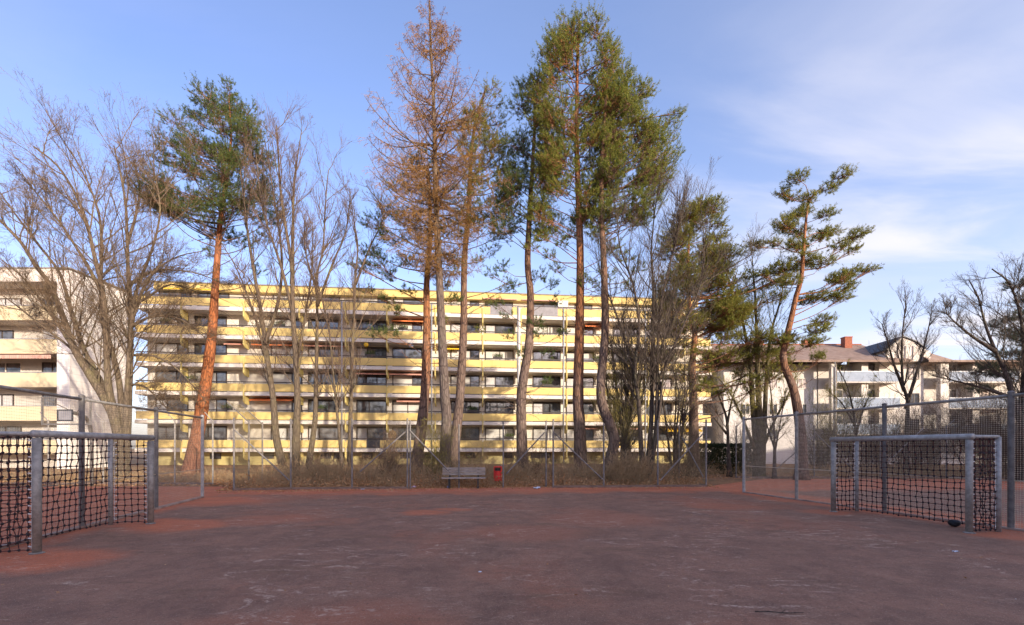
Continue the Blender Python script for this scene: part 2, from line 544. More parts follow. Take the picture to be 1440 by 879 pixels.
def make_world():
    w = bpy.data.worlds.new('World')
    SC.world = w
    w.use_nodes = True
    t = NT(w)
    bg = t.N['Background']
    sky = t.new('ShaderNodeTexSky', sky_type='NISHITA')
    sky.sun_disc = False
    sky.sun_elevation = SUN_EL
    sky.sun_rotation = SUN_AZ
    sky.altitude = 400
    sky.air_density = 1.0
    sky.dust_density = 2.2
    sky.ozone_density = 2.5
    v = t.new('ShaderNodeTexCoord').outputs['Generated']
    s = t.new('ShaderNodeSeparateXYZ')
    t.put(s.inputs[0], v)
    # cirrus on a high sheet: project the direction on a plane overhead
    zz = t.math('MAXIMUM', s.outputs[2], .06)
    cx, cy = t.math('DIVIDE', s.outputs[0], zz), t.math('DIVIDE', s.outputs[1], zz)
    c = t.new('ShaderNodeCombineXYZ')
    t.put(c.inputs[0], cx)
    t.put(c.inputs[1], cy)
    mp = t.new('ShaderNodeMapping')
    t.L.new(c.outputs[0], mp.inputs[0])
    mp.inputs['Rotation'].default_value = (0, 0, math.radians(28))
    mp.inputs['Scale'].default_value = (.42, 1.25, 1)
    n = t.noise(mp.outputs[0], 1.1, 7, .55, .8)
    soft = t.noise(c.outputs[0], .45, 3, .5)
    wisp = t.math('MULTIPLY', t.smooth(n, .36, .70), t.smooth(soft, .34, .56))
    veil = t.math('MULTIPLY', t.smooth(t.math('SUBTRACT', s.outputs[0], t.math('MULTIPLY', s.outputs[2], .25)), -.05, .62), .70)
    f = t.math('ADD', t.math('MULTIPLY', wisp, t.math('ADD', .12, veil)), t.math('MULTIPLY', veil, .22), clamp=True)
    hz = t.math('MULTIPLY', t.math('SUBTRACT', 1.0, t.smooth(s.outputs[2], .0, .42)), .30)
    f = t.math('ADD', f, hz, clamp=True)
    f = t.math('MULTIPLY', f, t.smooth(s.outputs[2], -.02, .03))
    tint = t.mix(1.0, sky.outputs[0], SKY_TINT, 'MULTIPLY')
    air = t.mix(t.smooth(s.outputs[0], -.8, .1), (.74, .77, .86, 1), (.97, .97, .98, 1))
    tint = t.mix(1.0, tint, air, 'MULTIPLY')
    col = t.mix(f, tint, CLOUD)
    t.put(bg.inputs['Color'], col)
    bg.inputs['Strength'].default_value = SKY_STR


SKY_TINT = (1.10, .90, .95)
CLOUD = (2.15, 2.10, 2.3)
SKY_STR = .15
SUN_STR = 2.0
EXPOSURE = 1.68
make_world()
sl = bpy.data.lights.new('sun', 'SUN')
sl.energy = SUN_STR
sl.angle = math.radians(.5)
sl.color = (1.0, .87, .70)
so = bpy.data.objects.new('sun', sl)
COL.objects.link(so)
so.rotation_euler = Vector(-SUND).to_track_quat('-Z', 'Y').to_euler()
so.location = (30, -40, 40)

cam = bpy.data.cameras.new('camera')
co = bpy.data.objects.new('camera', cam)
COL.objects.link(co)
co.location = (0, 0, EYE)
co.rotation_euler = (math.radians(90), 0, 0)
cam.sensor_width = 36
cam.lens = 36 * F / 1440
cam.shift_y = (HZ - 439.5) / 1440
cam.clip_start, cam.clip_end = .1, 3000
SC.camera = co
SC.view_settings.view_transform = 'Standard'
SC.view_settings.look = 'None'
SC.view_settings.exposure = EXPOSURE
SC.view_settings.gamma = 1
SC.view_settings.use_curve_mapping = False

RNG = np.random.default_rng(7)

# ------------------------------------------------------------------ ground and court
b = MB()
b.box(-600, 600, -300, 900, -1.0, 0.0)
tag(b.build('ground', M['ground']), kind='structure')

b = MB()
cpts = [(-30, -25), (30, -25), (30, 25.6), (14.2, 25.6), (8.9, 20.75), (.6, 20.2), (-4.5, 19.55), (-11.4, 18.8), (-12.2, 20.6), (-30, 20.6)]
n = len(cpts)
b.add([(x, y, .006) for x, y in cpts], [tuple(range(n))])
tag(b.build('court', M['court']), kind='structure')


# ------------------------------------------------------------------ apartment building (yellow balconies)
def pick(seq):
    return seq[int(RNG.integers(len(seq)))]


YA = math.atan(.1)
L_ = 58.8
yb = thing('apartment_building', 'long six storey block with yellow balcony parapets and white slabs behind the pines', 'apartment building', (-36.6, 44.2, 0), YA)
REC = 1.7
FL = [1.55 + 2.8 * k for k in range(6)]


def lx(px):
    k = (px - CX) / F
    d = (44.2 + 3.66) / (1 - .1 * k)
    return (k * d + 36.6) / math.cos(YA)


fins = [lx(p) for p in (255, 343, 421, 486, 544, 612, 679, 733, 797)]
fins += [fins[-1] + 4.1, fins[-1] + 9.0, fins[-1] + 13.1]
edges = [.0] + fins + [L_]
b = MB()
b.box(0, L_, REC, 13.5, 1.38, 15.70)
b.box(1.0, L_ - 1.0, REC + .5, 12.5, 15.71, 17.9)
b.build('wall', M['wall_white'], yb)
b = MB()
b.box(0.05, L_ - .05, REC + .25, 13.4, 0, 1.378)
b.build('basement_wall', M['base_yellow'], yb)
b = MB()
b.box(.7, L_ - .7, REC - .2, 12.9, 17.75, 18.45)
b.build('roof_fascia', M['yellow'], yb)
b = MB()
b.box(.6, L_ - .6, REC - .3, 13.0, 18.452, 18.55)
b.build('roof', M['roof_gravel'], yb)
# slabs, parapets, rails per bay
for k, z in enumerate(FL):
    sb = MB()
    sb.box(-.05, L_ + .05, 0, REC - .003, z - .19, z + .16)
    slab = sb.build('balcony_slab', M['slab'], yb)
    rb = MB()
    rb.box(0, L_, .03, .11, z + 1.12, z + 1.22)
    rb.box(0, L_, .06, .10, z + 1.02, z + 1.05)
    for e in np.arange(.6, L_, 1.5):
        rb.box(e - .02, e + .02, .06, .10, z + .16, z + 1.1)
    rb.build('railing', M['rail'], slab)
    for i in range(len(edges) - 1):
        x0, x1 = edges[i] + .06, edges[i + 1] - .06
        pb = MB()
        grey = k == 5 and i in (7, 8)
        if grey:
            pb.box(x0, x0 + .7, 0, .05, z + .24, z + .99)
            pb.box(x1 - .9, x1, 0, .05, z + .24, z + .99)
            gb = MB()
            gb.box(x0 + .703, x1 - .903, .004, .05, z + .2, z + 1.12)
            gb.build('privacy_screen', M['screen_grey'], slab)
        elif k == 0 and i == 4:
            pb.box(x0, x0 + 2.0, 0, .05, z + .24, z + .99)
            pb.box(x0 + 3.35, x1, 0, .05, z + .24, z + .99)
            gb = MB()
            gb.box(x0 + 2.003, x0 + 3.347, -.02, .06, z + .22, z + 1.02)
            gb.build('dark_screen', M['metal_dark'], slab)
        else:
            pb.box(x0, x1, 0, .05, z + .24, z + .99)
        pb.build('parapet', M['yellow'], slab)
    # fins
    if k < 6:
        for i, fx in enumerate(fins):
            fb = MB()
            fb.poly([(-.10, z + .85), (-.10, z - .75), (.25, z - 1.0), (1.0, z - 1.05), (1.0, z - .2), (.3, z + .85)], 'x', fx - .055, fx + .055)
            fb.build('partition_fin', M['fin_yellow'], slab)
# downpipes / posts
for fx in (fins[3], fins[5], fins[7], fins[8], fins[10]):
    pb = MB()
    pb.tube([(fx - .35, -.06, .1), (fx - .35, -.06, 16.6)], .07, 10)
    pb.build('downpipe', M['pipe'], yb, smooth=True)
for fx in (fins[7],):
    pb = MB()
    pb.box(fx - .25, fx - .06, -.05, .15, .1, 16.5)
    pb.build('support_column', M['slab'], yb)

# windows: prototypes, then copies
def window_proto(w, h, split, blindfrac, cur):
    fb = MB()
    t_ = .09
    fb.box(0, w, -.08, .02, 0, t_)
    fb.box(0, w, -.08, .02, h - .16, h)
    xs = [0] + list(split) + [w]
    for i, x in enumerate(xs):
        a = min(max(x - t_ / 2, 0), w - t_)
        fb.box(a, a + t_, -.077, .02, t_ + .002, h - .162)
    fr = fb.build('window', M['frame'], yb)
    pb = MB()
    pb.box(.04, w - .04, -.03, .0, .04, h - .1)
    pb.build('pane', M['glass'], fr)
    if blindfrac > 0:
        bb = MB()
        bb.box(.10, split[0] - .05 if cur == 2 and split else w - .10, -.05, -.033, h - .17 - blindfrac * (h - .3), h - .17)
        bb.build('roller_blind', M['blind'], fr)
    if cur == 1:
        cb = MB()
        a, c_ = (.1, split[0] - .05) if split else (.1, w * .4)
        n_ = 16
        xs = np.linspace(a, c_, n_)
        v = [(x, -.045 + .008 * (-1) ** i, z) for z in (.12, h - .2) for i, x in enumerate(xs)]
        cb.add(v, [(i, i + 1, n_ + i + 1, n_ + i) for i in range(n_ - 1)])
        cb.build('curtain', M['curtain'], fr)
    return fr


protos = [window_proto(3.1, 2.2, (2.0,), 0, 0), window_proto(3.1, 2.2, (1.1,), 0, 1), window_proto(3.1, 2.2, (2.1,), .75, 2),
          window_proto(3.1, 2.2, (1.0, 2.1), 0, 0), window_proto(3.1, 2.2, (1.9,), .3, 0), window_proto(3.1, 2.2, (1.6,), .95, 0), window_proto(3.1, 2.2, (1.3,), 0, 0)]
used = set()
for k, z in enumerate(FL):
    for i in range(len(edges) - 1):
        x0, x1 = edges[i], edges[i + 1]
        wy = REC + (.5 if k == 5 else 0)
        off = .3 if i % 2 else (x1 - x0) - 3.4
        off = max(off, .25)
        if x1 - x0 < 3.6:
            continue
        pi = int(RNG.choice(7, p=[.12, .24, .17, .13, .10, .10, .14]))
        pr = protos[pi]
        loc = (x0 + off, wy - .01, z + .25)
        if pi not in used:
            used.add(pi)
            pr.location = loc
        else:
            copy_to(pr, yb, loc)
        if x1 - x0 > 7:
            copy_to(pr, yb, (x0 + off - 4.0 if off > 4.2 else x0 + off + 3.6, wy - .01, z + .25))
for pi in range(7):
    if pi not in used:
        for ch in list(protos[pi].children):
            bpy.data.objects.remove(ch)
        bpy.data.objects.remove(protos[pi])
# basement windows
bwp = None
for i, px in enumerate((288, 366, 402, 450, 470, 511, 536, 566, 598, 662, 716, 757, 772, 860, 900)):
    fb = MB()
    fb.box(-.55, .55, -.05, .02, 0, .06)
    fb.box(-.55, .55, -.05, .02, .54, .6)
    for x in (-.55, -.03, .49):
        fb.box(x, x + .06, -.047, .02, .062, .538)
    fr = fb.build('basement_window', M['frame'], yb, loc=(lx(px), REC + .247, .62))
    pb = MB()
    pb.box(-.52, .52, -.02, .0, .04, .56)
    pb.build('pane', M['glass'], fr)


def awning(px0, px1, k, m, out=1.1, drop=.35):
    out, drop = out * .75, drop * .62
    z = FL[k] + 2.42
    x0, x1 = lx(px0), lx(px1)
    ab = MB()
    n_ = int((x1 - x0) / .22)
    xs = np.linspace(x0, x1, n_ * 4 + 1)
    v = []
    yy = REC - .02 if k < 5 else REC + .47
    for x in xs:
        v.append((x, yy, z + .14))
    for x in xs:
        v.append((x, yy - out, z + .14 - drop))
    for i, x in enumerate(xs):
        v.append((x, yy - out - .01, z + .14 - drop - .10 - .04 * abs(math.sin(i * math.pi / 4))))
    n2 = len(xs)
    f = [(r * n2 + i, r * n2 + i + 1, (r + 1) * n2 + i + 1, (r + 1) * n2 + i) for r in range(2) for i in range(n2 - 1)]
    ab.add(v, f)
    ab.build('awning', m, yb)


for a in ((347, 409, 3, M['awn_orange']), (421, 484, 3, M['awn_red']), (308, 340, 3, M['awn_red']), (347, 408, 1, M['awn_orange'], 1.5, .45), (549, 600, 4, M['awn_orange']),
          (496, 542, 2, M['awn_red'], 1.5, .4), (545, 609, 2, M['awn_red'], 1.5, .4), (556, 604, 1, M['awn_red'], 1.3, .4), (628, 650, 3, M['awn_yellow']),
          (680, 730, 5, M['awn_red']), (736, 786, 5, M['awn_red']), (826, 858, 4, M['awn_orange']), (941, 991, 0, M['awn_yellow'], 1.6, .7),
          (815, 855, 0, M['awn_red'], .9, .3), (212, 300, 5, M['awn_yellow'], .9, .3), (858, 910, 0, M['awn_red'], .9, .3), (896, 930, 3, M['awn_orange'])):
    awning(*a)
# roof-top vent stacks and white cabinet on the top terrace
b = MB()
b.box(lx(786), lx(800), .35, 1.2, FL[5] + .2, FL[5] + 2.0)
b.build('terrace_cabinet', M['slab'], yb)

# two paper lanterns and a wicker disc hung on the balconies
for px, py, m, lab in ((515, 485, M['awn_yellow'], 'small round yellow lantern hanging on a third balcony window'), (578, 486, M['blue_glass'], 'small round pale blue lantern hanging beside a third balcony window')):
    o = np.array(W(px, py, 46.6))
    b = MB()
    th = np.linspace(-math.pi / 2 + .05, math.pi / 2 - .05, 9)
    b.lathe([(.24 * math.cos(a), .24 * math.sin(a)) for a in th], 14)
    b.tube([(0, 0, .23), (0, 0, .7)], .008, 5)
    lan = b.build('paper_lantern', m, loc=o, smooth=True)
    tag(lan, lab, 'lantern')
wx = thing('wicker_disc', 'round brown wicker disc hung on the ground floor balcony wall', 'wall ornament', yb.location + Vector((lx(548) * math.cos(YA) - (REC - .06) * math.sin(YA), lx(548) * math.sin(YA) + (REC - .06) * math.cos(YA), 3.1)), YA)
b = MB()
for r in np.linspace(.06, .42, 6):
    a = np.linspace(0, 2 * math.pi, 25)
    b.tube(np.stack([r * np.cos(a), np.full(25, -.03), 1.2 * r * np.sin(a)], 1), .032, 5, cap=False)
b.build('woven_ring', M['brush'], wx)

# ------------------------------------------------------------------ left house (cream balconies, white gable)
lh = thing('apartment_house', 'cream apartment house with a tall white end wall and wide balconies', 'apartment house', (-36.95, 38.0, 0))
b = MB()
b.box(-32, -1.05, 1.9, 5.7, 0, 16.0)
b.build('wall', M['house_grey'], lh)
b = MB()
b.box(-1.05, 0, 0.0, 5.75, 0, 16.6)
b.build('end_wall', M['siding_left'], lh)
b = MB()
b.box(-32, -1.053, -.02, 5.7, 15.65, 16.72)
b.build('roof_fascia', M['house_white'], lh)
b = MB()
b.box(-32.1, .1, -.1, 5.8, 16.724, 16.82)
b.build('roof', M['roof_gravel'], lh)
for k in range(5):
    z = 1.35 + 2.8 * k
    sb = MB()
    sb.box(-32, -1.053, .06, 1.897, z - .1, z + .08)
    sl_ = sb.build('balcony_slab', M['house_white'], lh)
    pb = MB()
    pb.box(-32, -1.056, 0, .055, z - .12, z + 1.08)
    pb.build('parapet', M['house_cream'], sl_)
    rb = MB()
    rb.box(-32, -1.06, -.03, .09, z + 1.082, z + 1.14)
    rb.build('handrail', M['pipe'], sl_)
    for j, x in enumerate((-4.2, -8.6, -13.2, -17.5, -22, -26.5)):
        fb = MB()
        w_ = 2.6 if (j + k) % 2 else 1.9
        fb.box(0, w_, -.06, .02, 0, .08)
        fb.box(0, w_, -.06, .02, 2.12, 2.2)
        for q in (0, w_ * .45, w_ - .08):
            fb.box(q, q + .08, -.057, .02, .082, 2.118)
        fr = fb.build('window', M['frame'] if (j + k) % 3 else M['slab'], lh, loc=(x, 1.89, z + .1))
        pb = MB()
        pb.box(.03, w_ - .03, -.02, 0, .03, 2.15)
        pb.build('pane', M['glass'] if (j * 2 + k) % 3 else M['curtain'], fr)
    cb = MB()
    cb.box(-1.4, -1.06, 1.2, 1.89, z + .09, z + 2.65)
    cb.build('side_pier', M['house_grey'], sl_)
ab = MB()
z = 1.35 + 2.8 * 2 + 2.62
xs = np.linspace(-14, -1.2, 180)
n2 = len(xs)
v = [(x, 1.2, z + .25) for x in xs] + [(x, -.35, z - .12) for x in xs] + [(x, -.36, z - .38 - .06 * abs(math.sin(i * .8))) for i, x in enumerate(xs)]
ab.add(v, [(r * n2 + i, r * n2 + i + 1, (r + 1) * n2 + i + 1, (r + 1) * n2 + i) for r in range(2) for i in range(n2 - 1)])
ab.build('awning', M['awn_stripe'], lh)

# ------------------------------------------------------------------ right house (brown tiled roof, pale blue balconies)
rh = thing('tiled_house', 'white apartment house with brown tiled roof, red chimney and pale blue balconies', 'apartment house', (33.5, 48.0, 0))
# local x = X-33.5, local y = d-48
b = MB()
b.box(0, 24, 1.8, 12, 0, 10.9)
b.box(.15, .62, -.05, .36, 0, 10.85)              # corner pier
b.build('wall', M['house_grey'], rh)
b = MB()
b.box(-10.3, -.06, 1.9, 12, 0, 10.9)
b.build('side_wing_wall', M['siding'], rh)
b = MB()
b.poly([(-.5, 10.95), (6.5, 14.1), (13.5, 10.95), (13.5, 10.73), (6.5, 13.88), (-.5, 10.73)], 'x', -10.8, 8.3)
b.build('roof', M['roof_tile'], rh)
b = MB()
rv = [(10.0, -.5, 10.95), (24, -.5, 10.95), (24, 4, 11.3), (17.0, 3.4, 11.5), (10.0, 2.6, 13.2), (10.0, 9, 13.2), (24, 9, 11.4)]
b.add(rv, [(0, 1, 2, 3), (0, 3, 4), (4, 3, 2, 6, 5)])
b.add([(10.0, -.5, 10.95), (24, -.5, 10.95), (24, -.5, 10.74), (10.0, -.5, 10.74), (24, 2, 10.74), (10, 2, 10.74)], [(0, 3, 2, 1), (3, 5, 4, 2)])
b.build('side_roof', M['roof_tile'], rh)
b = MB()
b.tube([(-10.8, 6.5, 14.12), (8.3, 6.5, 14.12)], .1, 8)
b.build('ridge_tile', M['brick'], rh)
# gable
b = MB()
b.poly([(6.2, 10.96), (6.2, 12.2), (7.95, 13.5), (9.3, 13.0), (10.2, 12.3), (10.9, 12.0), (10.9, 10.96)], 'y', .3, 6.0)
b.poly([(6.2, 0), (6.2, 10.957), (11.0, 10.957), (11.0, 0)], 'y', 1.2, 1.797)
for x in (7.4, 8.2, 9.0):
    b.box(x, x + .22, .18, .297, 11.1, 12.6)
b.build('gable_wall', M['house_white'], rh)
b = MB()
for (p, q) in (((5.9, 12.05), (7.95, 13.58)), ((7.95, 13.58), (9.4, 13.03)), ((9.4, 13.03), (10.4, 12.3))):
    b.beam((p[0], 3.15, p[1]), (q[0], 3.15, q[1]), 6.0, .1, up=(0, 0, 1))
b.build('gable_roof', M['metal_dark'], rh)
for x, y, z0, z1 in ((5.6, 5.2, 12.6, 14.6), (2.4, 7.5, 13.4, 14.8), (-3.4, 7.5, 13.4, 14.7)):
    b = MB()
    b.box(x - .42, x + .42, y - .35, y + .35, z0, z1)
    b.box(x - .46, x + .46, y - .39, y + .39, z1, z1 + .1)
    b.build('chimney', M['brick'], rh)
for (x0, x1) in ((.76, 7.4), (12.6, 20.0)):
    for k, z in enumerate((3.1, 5.87, 8.64)):
        sb = MB()
        sb.box(x0, x1, .0, 1.797, z, z + .25)
        sl_ = sb.build('balcony', M['slab'], rh)
        pb = MB()
        pb.box(x0, x1, -.04, .03, z + .12, z + 1.15)
        pb.build('parapet', M['blue_glass'], sl_)
        rb = MB()
        rb.box(x0, x1, -.07, .05, z + 1.152, z + 1.21)
        rb.build('handrail', M['pipe'], sl_)
        cb = MB()
        cx_ = x0 + 3.0
        cb.box(cx_, cx_ + .7, .5, 1.797, z + .252, min(z + 2.75, 10.88))
        cb.build('pier', M['slab'], sl_)
    b = MB()
    b.box(x0 - .9 if x0 > 5 else x0 - .02, x0 - .05 if x0 > 5 else x0 - .01, -.02, .5, 0, 10.7)
    b.build('corner_pier', M['slab'], rh)
for x, y, z, w, h in [(1.3, 1.79, zz + .26, 1.3, 1.95) for zz in (3.1, 5.87, 8.64)] + [(4.4, 1.79, zz + .26, 1.7, 1.95) for zz in (3.1, 5.87, 8.64)] + \
                     [(9.3, 1.19, zz + .5, 1.2, 1.3) for zz in (3.1, 5.87, 8.64)] + [(13.2, 1.79, zz + .26, 1.8, 1.95) for zz in (3.1, 5.87, 8.64)] + \
                     [(17, 1.79, zz + .26, 1.8, 1.95) for zz in (3.1, 5.87, 8.64)] + [(xx, 1.89, zz, 1.0, 1.2) for xx in (-8.4, -5.4, -2.2) for zz in (2.6, 5.4, 8.2)]:
    fb = MB()
    fb.box(0, w, -.06, .02, 0, .08)
    fb.box(0, w, -.06, .02, h - .08, h)
    for q in (0, w / 2 - .04, w - .08):
        fb.box(q, q + .08, -.057, .02, .082, h - .082)
    fr = fb.build('window', M['frame'] if x > 0 else M['slab'], rh, loc=(x, y, z))
    pb = MB()
    pb.box(.03, w - .03, -.02, 0, .03, h - .03)
    pb.build('pane', M['glass'], fr)
b = MB()
b.tube([(.5, -.15, .1), (.5, -.15, 10.3), (.2, -.5, 10.7)], .06, 8)
b.build('downpipe', M['pipe'], rh)

# ------------------------------------------------------------------ unseen block added behind the camera to cast the court's shade
u2 = np.array([SUND[0], SUND[1]]) / math.hypot(SUND[0], SUND[1])
bc = u2 * 42
bh = thing('added_shade_block', 'long flat roofed block added out of view to shade the court', 'apartment building', (bc[0], bc[1], 0), math.atan2(-u2[0], u2[1]) + math.pi)
BH = 13.6
b = MB()
b.box(-70, 70, -12, 0, 0, BH)
b.build('wall', M['wall_white'], bh)
b = MB()
b.box(-70.2, 70.2, -12.2, .3, BH + .002, BH + .4)
b.build('roof', M['roof_gravel'], bh)
for k in range(5):
    for x in np.arange(-38, 39, 5.5):
        b = MB()
        b.box(x, x + 2.4, .002, .06, 1.2 + 3.1 * k, 2.8 + 3.1 * k)
        b.build('window', M['glass'], bh)

# ------------------------------------------------------------------ wire meshes
def grid_wires(mb, a, b_, z0, z1, pitch, r, nodes=0.0, mi=0):
    a, b_ = np.asarray(a, float), np.asarray(b_, float)
    L = np.linalg.norm(b_ - a)
    n_ = int(L / pitch)
    tt = (np.arange(n_) + .5) / n_
    base = a[None] * (1 - tt[:, None]) + b_[None] * tt[:, None]
    p0, p1 = base.copy(), base.copy()
    p0[:, 2], p1[:, 2] = z0, z1
    mb.segs(p0, p1, r, r, 3, mi)
    zs = np.arange(z0 + pitch / 2, z1, pitch)
    p0 = np.repeat(a[None], len(zs), 0)
    p1 = np.repeat(b_[None], len(zs), 0)
    p0[:, 2] = zs
    p1[:, 2] = zs
    mb.segs(p0, p1, r, r, 3, mi)
    if nodes:
        X = np.repeat(base, len(zs), 0)
        X[:, 2] = np.tile(zs, len(base))
        up = np.array([[0, 0, nodes]])
        mb.segs(X - up, X + up, nodes, nodes, 4, mi)


def chain_wires(mb, a, b_, z0, z1, pitch, r, mi=0):
    """two families of diagonal wires"""
    a, b_ = np.asarray(a, float), np.asarray(b_, float)
    L = np.linalg.norm(b_ - a)
    t = (b_ - a) / L
    H = z1 - z0
    c = np.arange(-H, L, pitch)
    for sgn in (1, -1):
        s0, s1 = np.maximum(c, 0), np.minimum(c + H, L)
        h0, h1 = s0 - c, s1 - c
        ok = s1 - s0 > .02
        s0, s1, h0, h1 = s0[ok], s1[ok], h0[ok], h1[ok]
        if sgn < 0:
            h0, h1 = H - h0, H - h1
        p0 = a[None] + t[None] * s0[:, None]
        p1 = a[None] + t[None] * s1[:, None]
        p0[:, 2], p1[:, 2] = z0 + h0, z0 + h1
        mb.segs(p0, p1, r, r, 3, mi)
    for z in (z0 + .02, (z0 + z1) / 2, z1 - .02):
        q0, q1 = a.copy(), b_.copy()
        q0[2] = q1[2] = z
        mb.segs([q0], [q1], r * 1.4, r * 1.4, 3, mi)


def post(parent, p, h, r, m, org, cap=True):
    b = MB()
    b.tube([(p[0], p[1], 0), (p[0], p[1], h)], r, 10)
    b.lathe([(r * 1.12, h), (r * 1.12, h + .02), (r * .5, h + .045)], 10, cen=(p[0], p[1], 0))
    return b.build('post', m, parent, origin=org, smooth=False)


def fence(name, label, pts, heights, m_post, m_wire, r=.04, style='chain', rail=True, pitch=.07, wr=.0018, nodes=0, rail_r=.03, braces=(), kerb=None, arms=0, group=None, m_rail=None, mid=None):
    org = np.array([pts[0][0], pts[0][1], 0.0])
    f = thing(name, label, 'fence', org, group=group)
    for i, p in enumerate(pts):
        po = post(f, p, heights[i], r, m_post if not isinstance(m_post, list) else m_post[i], org)
        if arms:
            b = MB()
            d = np.array([arms[0], arms[1], .45])
            b.tube([(p[0], p[1], heights[i] - .05), np.array([p[0], p[1], heights[i] - .05]) + d], r * .6, 6)
            b.build('outrigger', m_post if not isinstance(m_post, list) else m_post[i], po, origin=org)
    for i in range(len(pts) - 1):
        a, c = np.array([*pts[i][:2], 0.]), np.array([*pts[i + 1][:2], 0.])
        w = MB()
        h = min(heights[i], heights[i + 1]) - .06
        if style == 'grid':
            grid_wires(w, a, c, .06, h, pitch, wr, nodes)
        else:
            chain_wires(w, a, c, .05, h, pitch, wr)
        w.build('wire_mesh', m_wire, f, origin=org)
        if rail:
            b = MB()
            b.tube([(a[0], a[1], heights[i] - .06), (c[0], c[1], heights[i + 1] - .06)], rail_r, 8)
            b.build('top_rail', m_rail or (m_post if not isinstance(m_post, list) else m_post[i]), f, origin=org, smooth=True)
        if mid:
            b = MB()
            b.tube([(a[0], a[1], mid), (c[0], c[1], mid)], .012, 6)
            b.build('tension_wire', m_wire, f, origin=org)
        if kerb:
            b = MB()
            b.beam(a + [0, 0, kerb / 2 + .008], c + [0, 0, kerb / 2 + .008], .12, kerb)
            b.build('kerb_stone', M['kerb_pale'] if style == 'grid' else M['concrete'], f, origin=org)
    for (p, q) in braces:
        b = MB()
        b.tube([p, q], .03, 8)
        b.build('brace', M['chain_post'], f, origin=org)
    return f


# side fences of the court
lp = [np.array([-9.36 - .25 * (d - 9.9), d, 0]) for d in (16.0, 12.95, 9.9, 6.85, 3.8, .75)]
fence('side_fence', 'grey mesh side fence behind the goal nearer the white end wall', lp, [2.87] * 6, [M['galv_light'], M['post_dark'], M['post_dark'], M['post_dark'], M['post_dark'], M['post_dark']],
      M['wire'], .052, 'grid', True, .055, .0016, 0, .032, kerb=.05, m_rail=M['galv'], mid=1.0)
rp = [np.array([10.68 - .2 * (d - 9.74), d, 0]) for d in (17.8, 15.3, 12.4, 9.74, 7.0, 4.3, 1.6)]
fence('side_fence', 'tall grey fence of fine square mesh behind the goal with the ball', rp, [2.93] * 7, [M['galv_light'], M['galv'], M['post_dark'], M['post_dark'], M['post_dark'], M['post_dark'], M['post_dark']],
      M['wire'], .055, 'grid', True, .045, .0014, .0068, .034, kerb=.04, m_rail=M['galv'], mid=1.05)
# graffiti-pale sticker plates on the post next to the near goal post
# rear fences
A0, Am, A1 = G(329, 690.0), G(409, 688.6), G(573, 687.4)
B1 = G(768, 684.6)
Bm1, Bm2 = A1 + (B1 - A1) * .36, A1 + (B1 - A1) * .68
C0, C1, C2, C3 = G(778, 686.0), G(849, 685.6), G(925, 685.0), G(993, 684.6)
Aq = A1 * .52 + Am * .48
RA1, RA2 = G(350, 685), G(369, 681)
RC1 = G(955, 678)


def at(p, q, t, z):
    r = p * (1 - t) + q * t
    return np.array([r[0], r[1] - .05, z])


fence('rear_fence', 'rear chain link fence with one long diagonal brace, beside the leaning orange pine', [RA2, RA1, A0, Am, Aq, A1], [2.95, 2.95, 2.95, 2.95, 2.95, 2.98], M['chain_post'], M['chain'], .038, 'chain', False, .07, .0021,
      braces=[(at(A0, Am, .02, 2.5), at(A0, Am, .98, .4)), (at(A1, Aq, .03, 2.45), at(A1, Aq, .85, .75))], kerb=.09)
fence('rear_fence', 'rear chain link fence behind the bench and the red bin', [A1 + [.11, .03, 0], Bm1, Bm2, B1], [2.9, 2.75, 2.9, 2.95], M['chain_post'], M['chain'], .034, 'chain', False, .07, .0021,
      braces=[(at(A1, Bm1, .05, 2.5), at(A1, Bm1, .80, .75)), (at(B1, Bm2, .04, 2.45), at(B1, Bm2, .93, .6))])
fence('rear_fence', 'rear chain link fence with crossing braces, behind which the bare multi stem tree stands', [C0, C1, C2, C3, RC1], [2.98, 2.8, 2.95, 3.0, 2.9], M['chain_post'], M['chain'], .038, 'chain', False, .07, .0021,
      braces=[(at(C0, C1, .02, 2.4), at(C0, C1, .98, .35)), (at(C3, C2, .05, 2.45), at(C3, C2, .96, .3)), (at(C3, RC1, .9, 2.3), at(C3, RC1, .1, .4))], kerb=.09)
ob = RA1 + np.array([0, 0, 2.9])
oc = RA2 + np.array([0, 0, 2.9])
ov = np.array([-1.15, .25, .95])
panel = MB()
for tq in np.linspace(0, 1, 48):
    panel.segs([ob * (1 - tq) + oc * tq], [ob * (1 - tq) + oc * tq + ov], .0022, .0022, 3)
for tq in np.linspace(0, 1, 24):
    panel.segs([ob + ov * tq], [oc + ov * tq], .0022, .0022, 3)
ofs = [o_ for o_ in bpy.data.objects if o_.name == 'rear_fence'][0]
panel.build('overhang_mesh', M['chain'], ofs, origin=np.array(ofs.location))
panel = MB()
panel.tube([ob, ob + ov], .022, 6)
panel.build('outrigger', M['chain_post'], ofs, origin=np.array(ofs.location))
panel = MB()
panel.tube([oc, oc + ov], .022, 6)
panel.build('outrigger', M['chain_post'], ofs, origin=np.array(ofs.location))
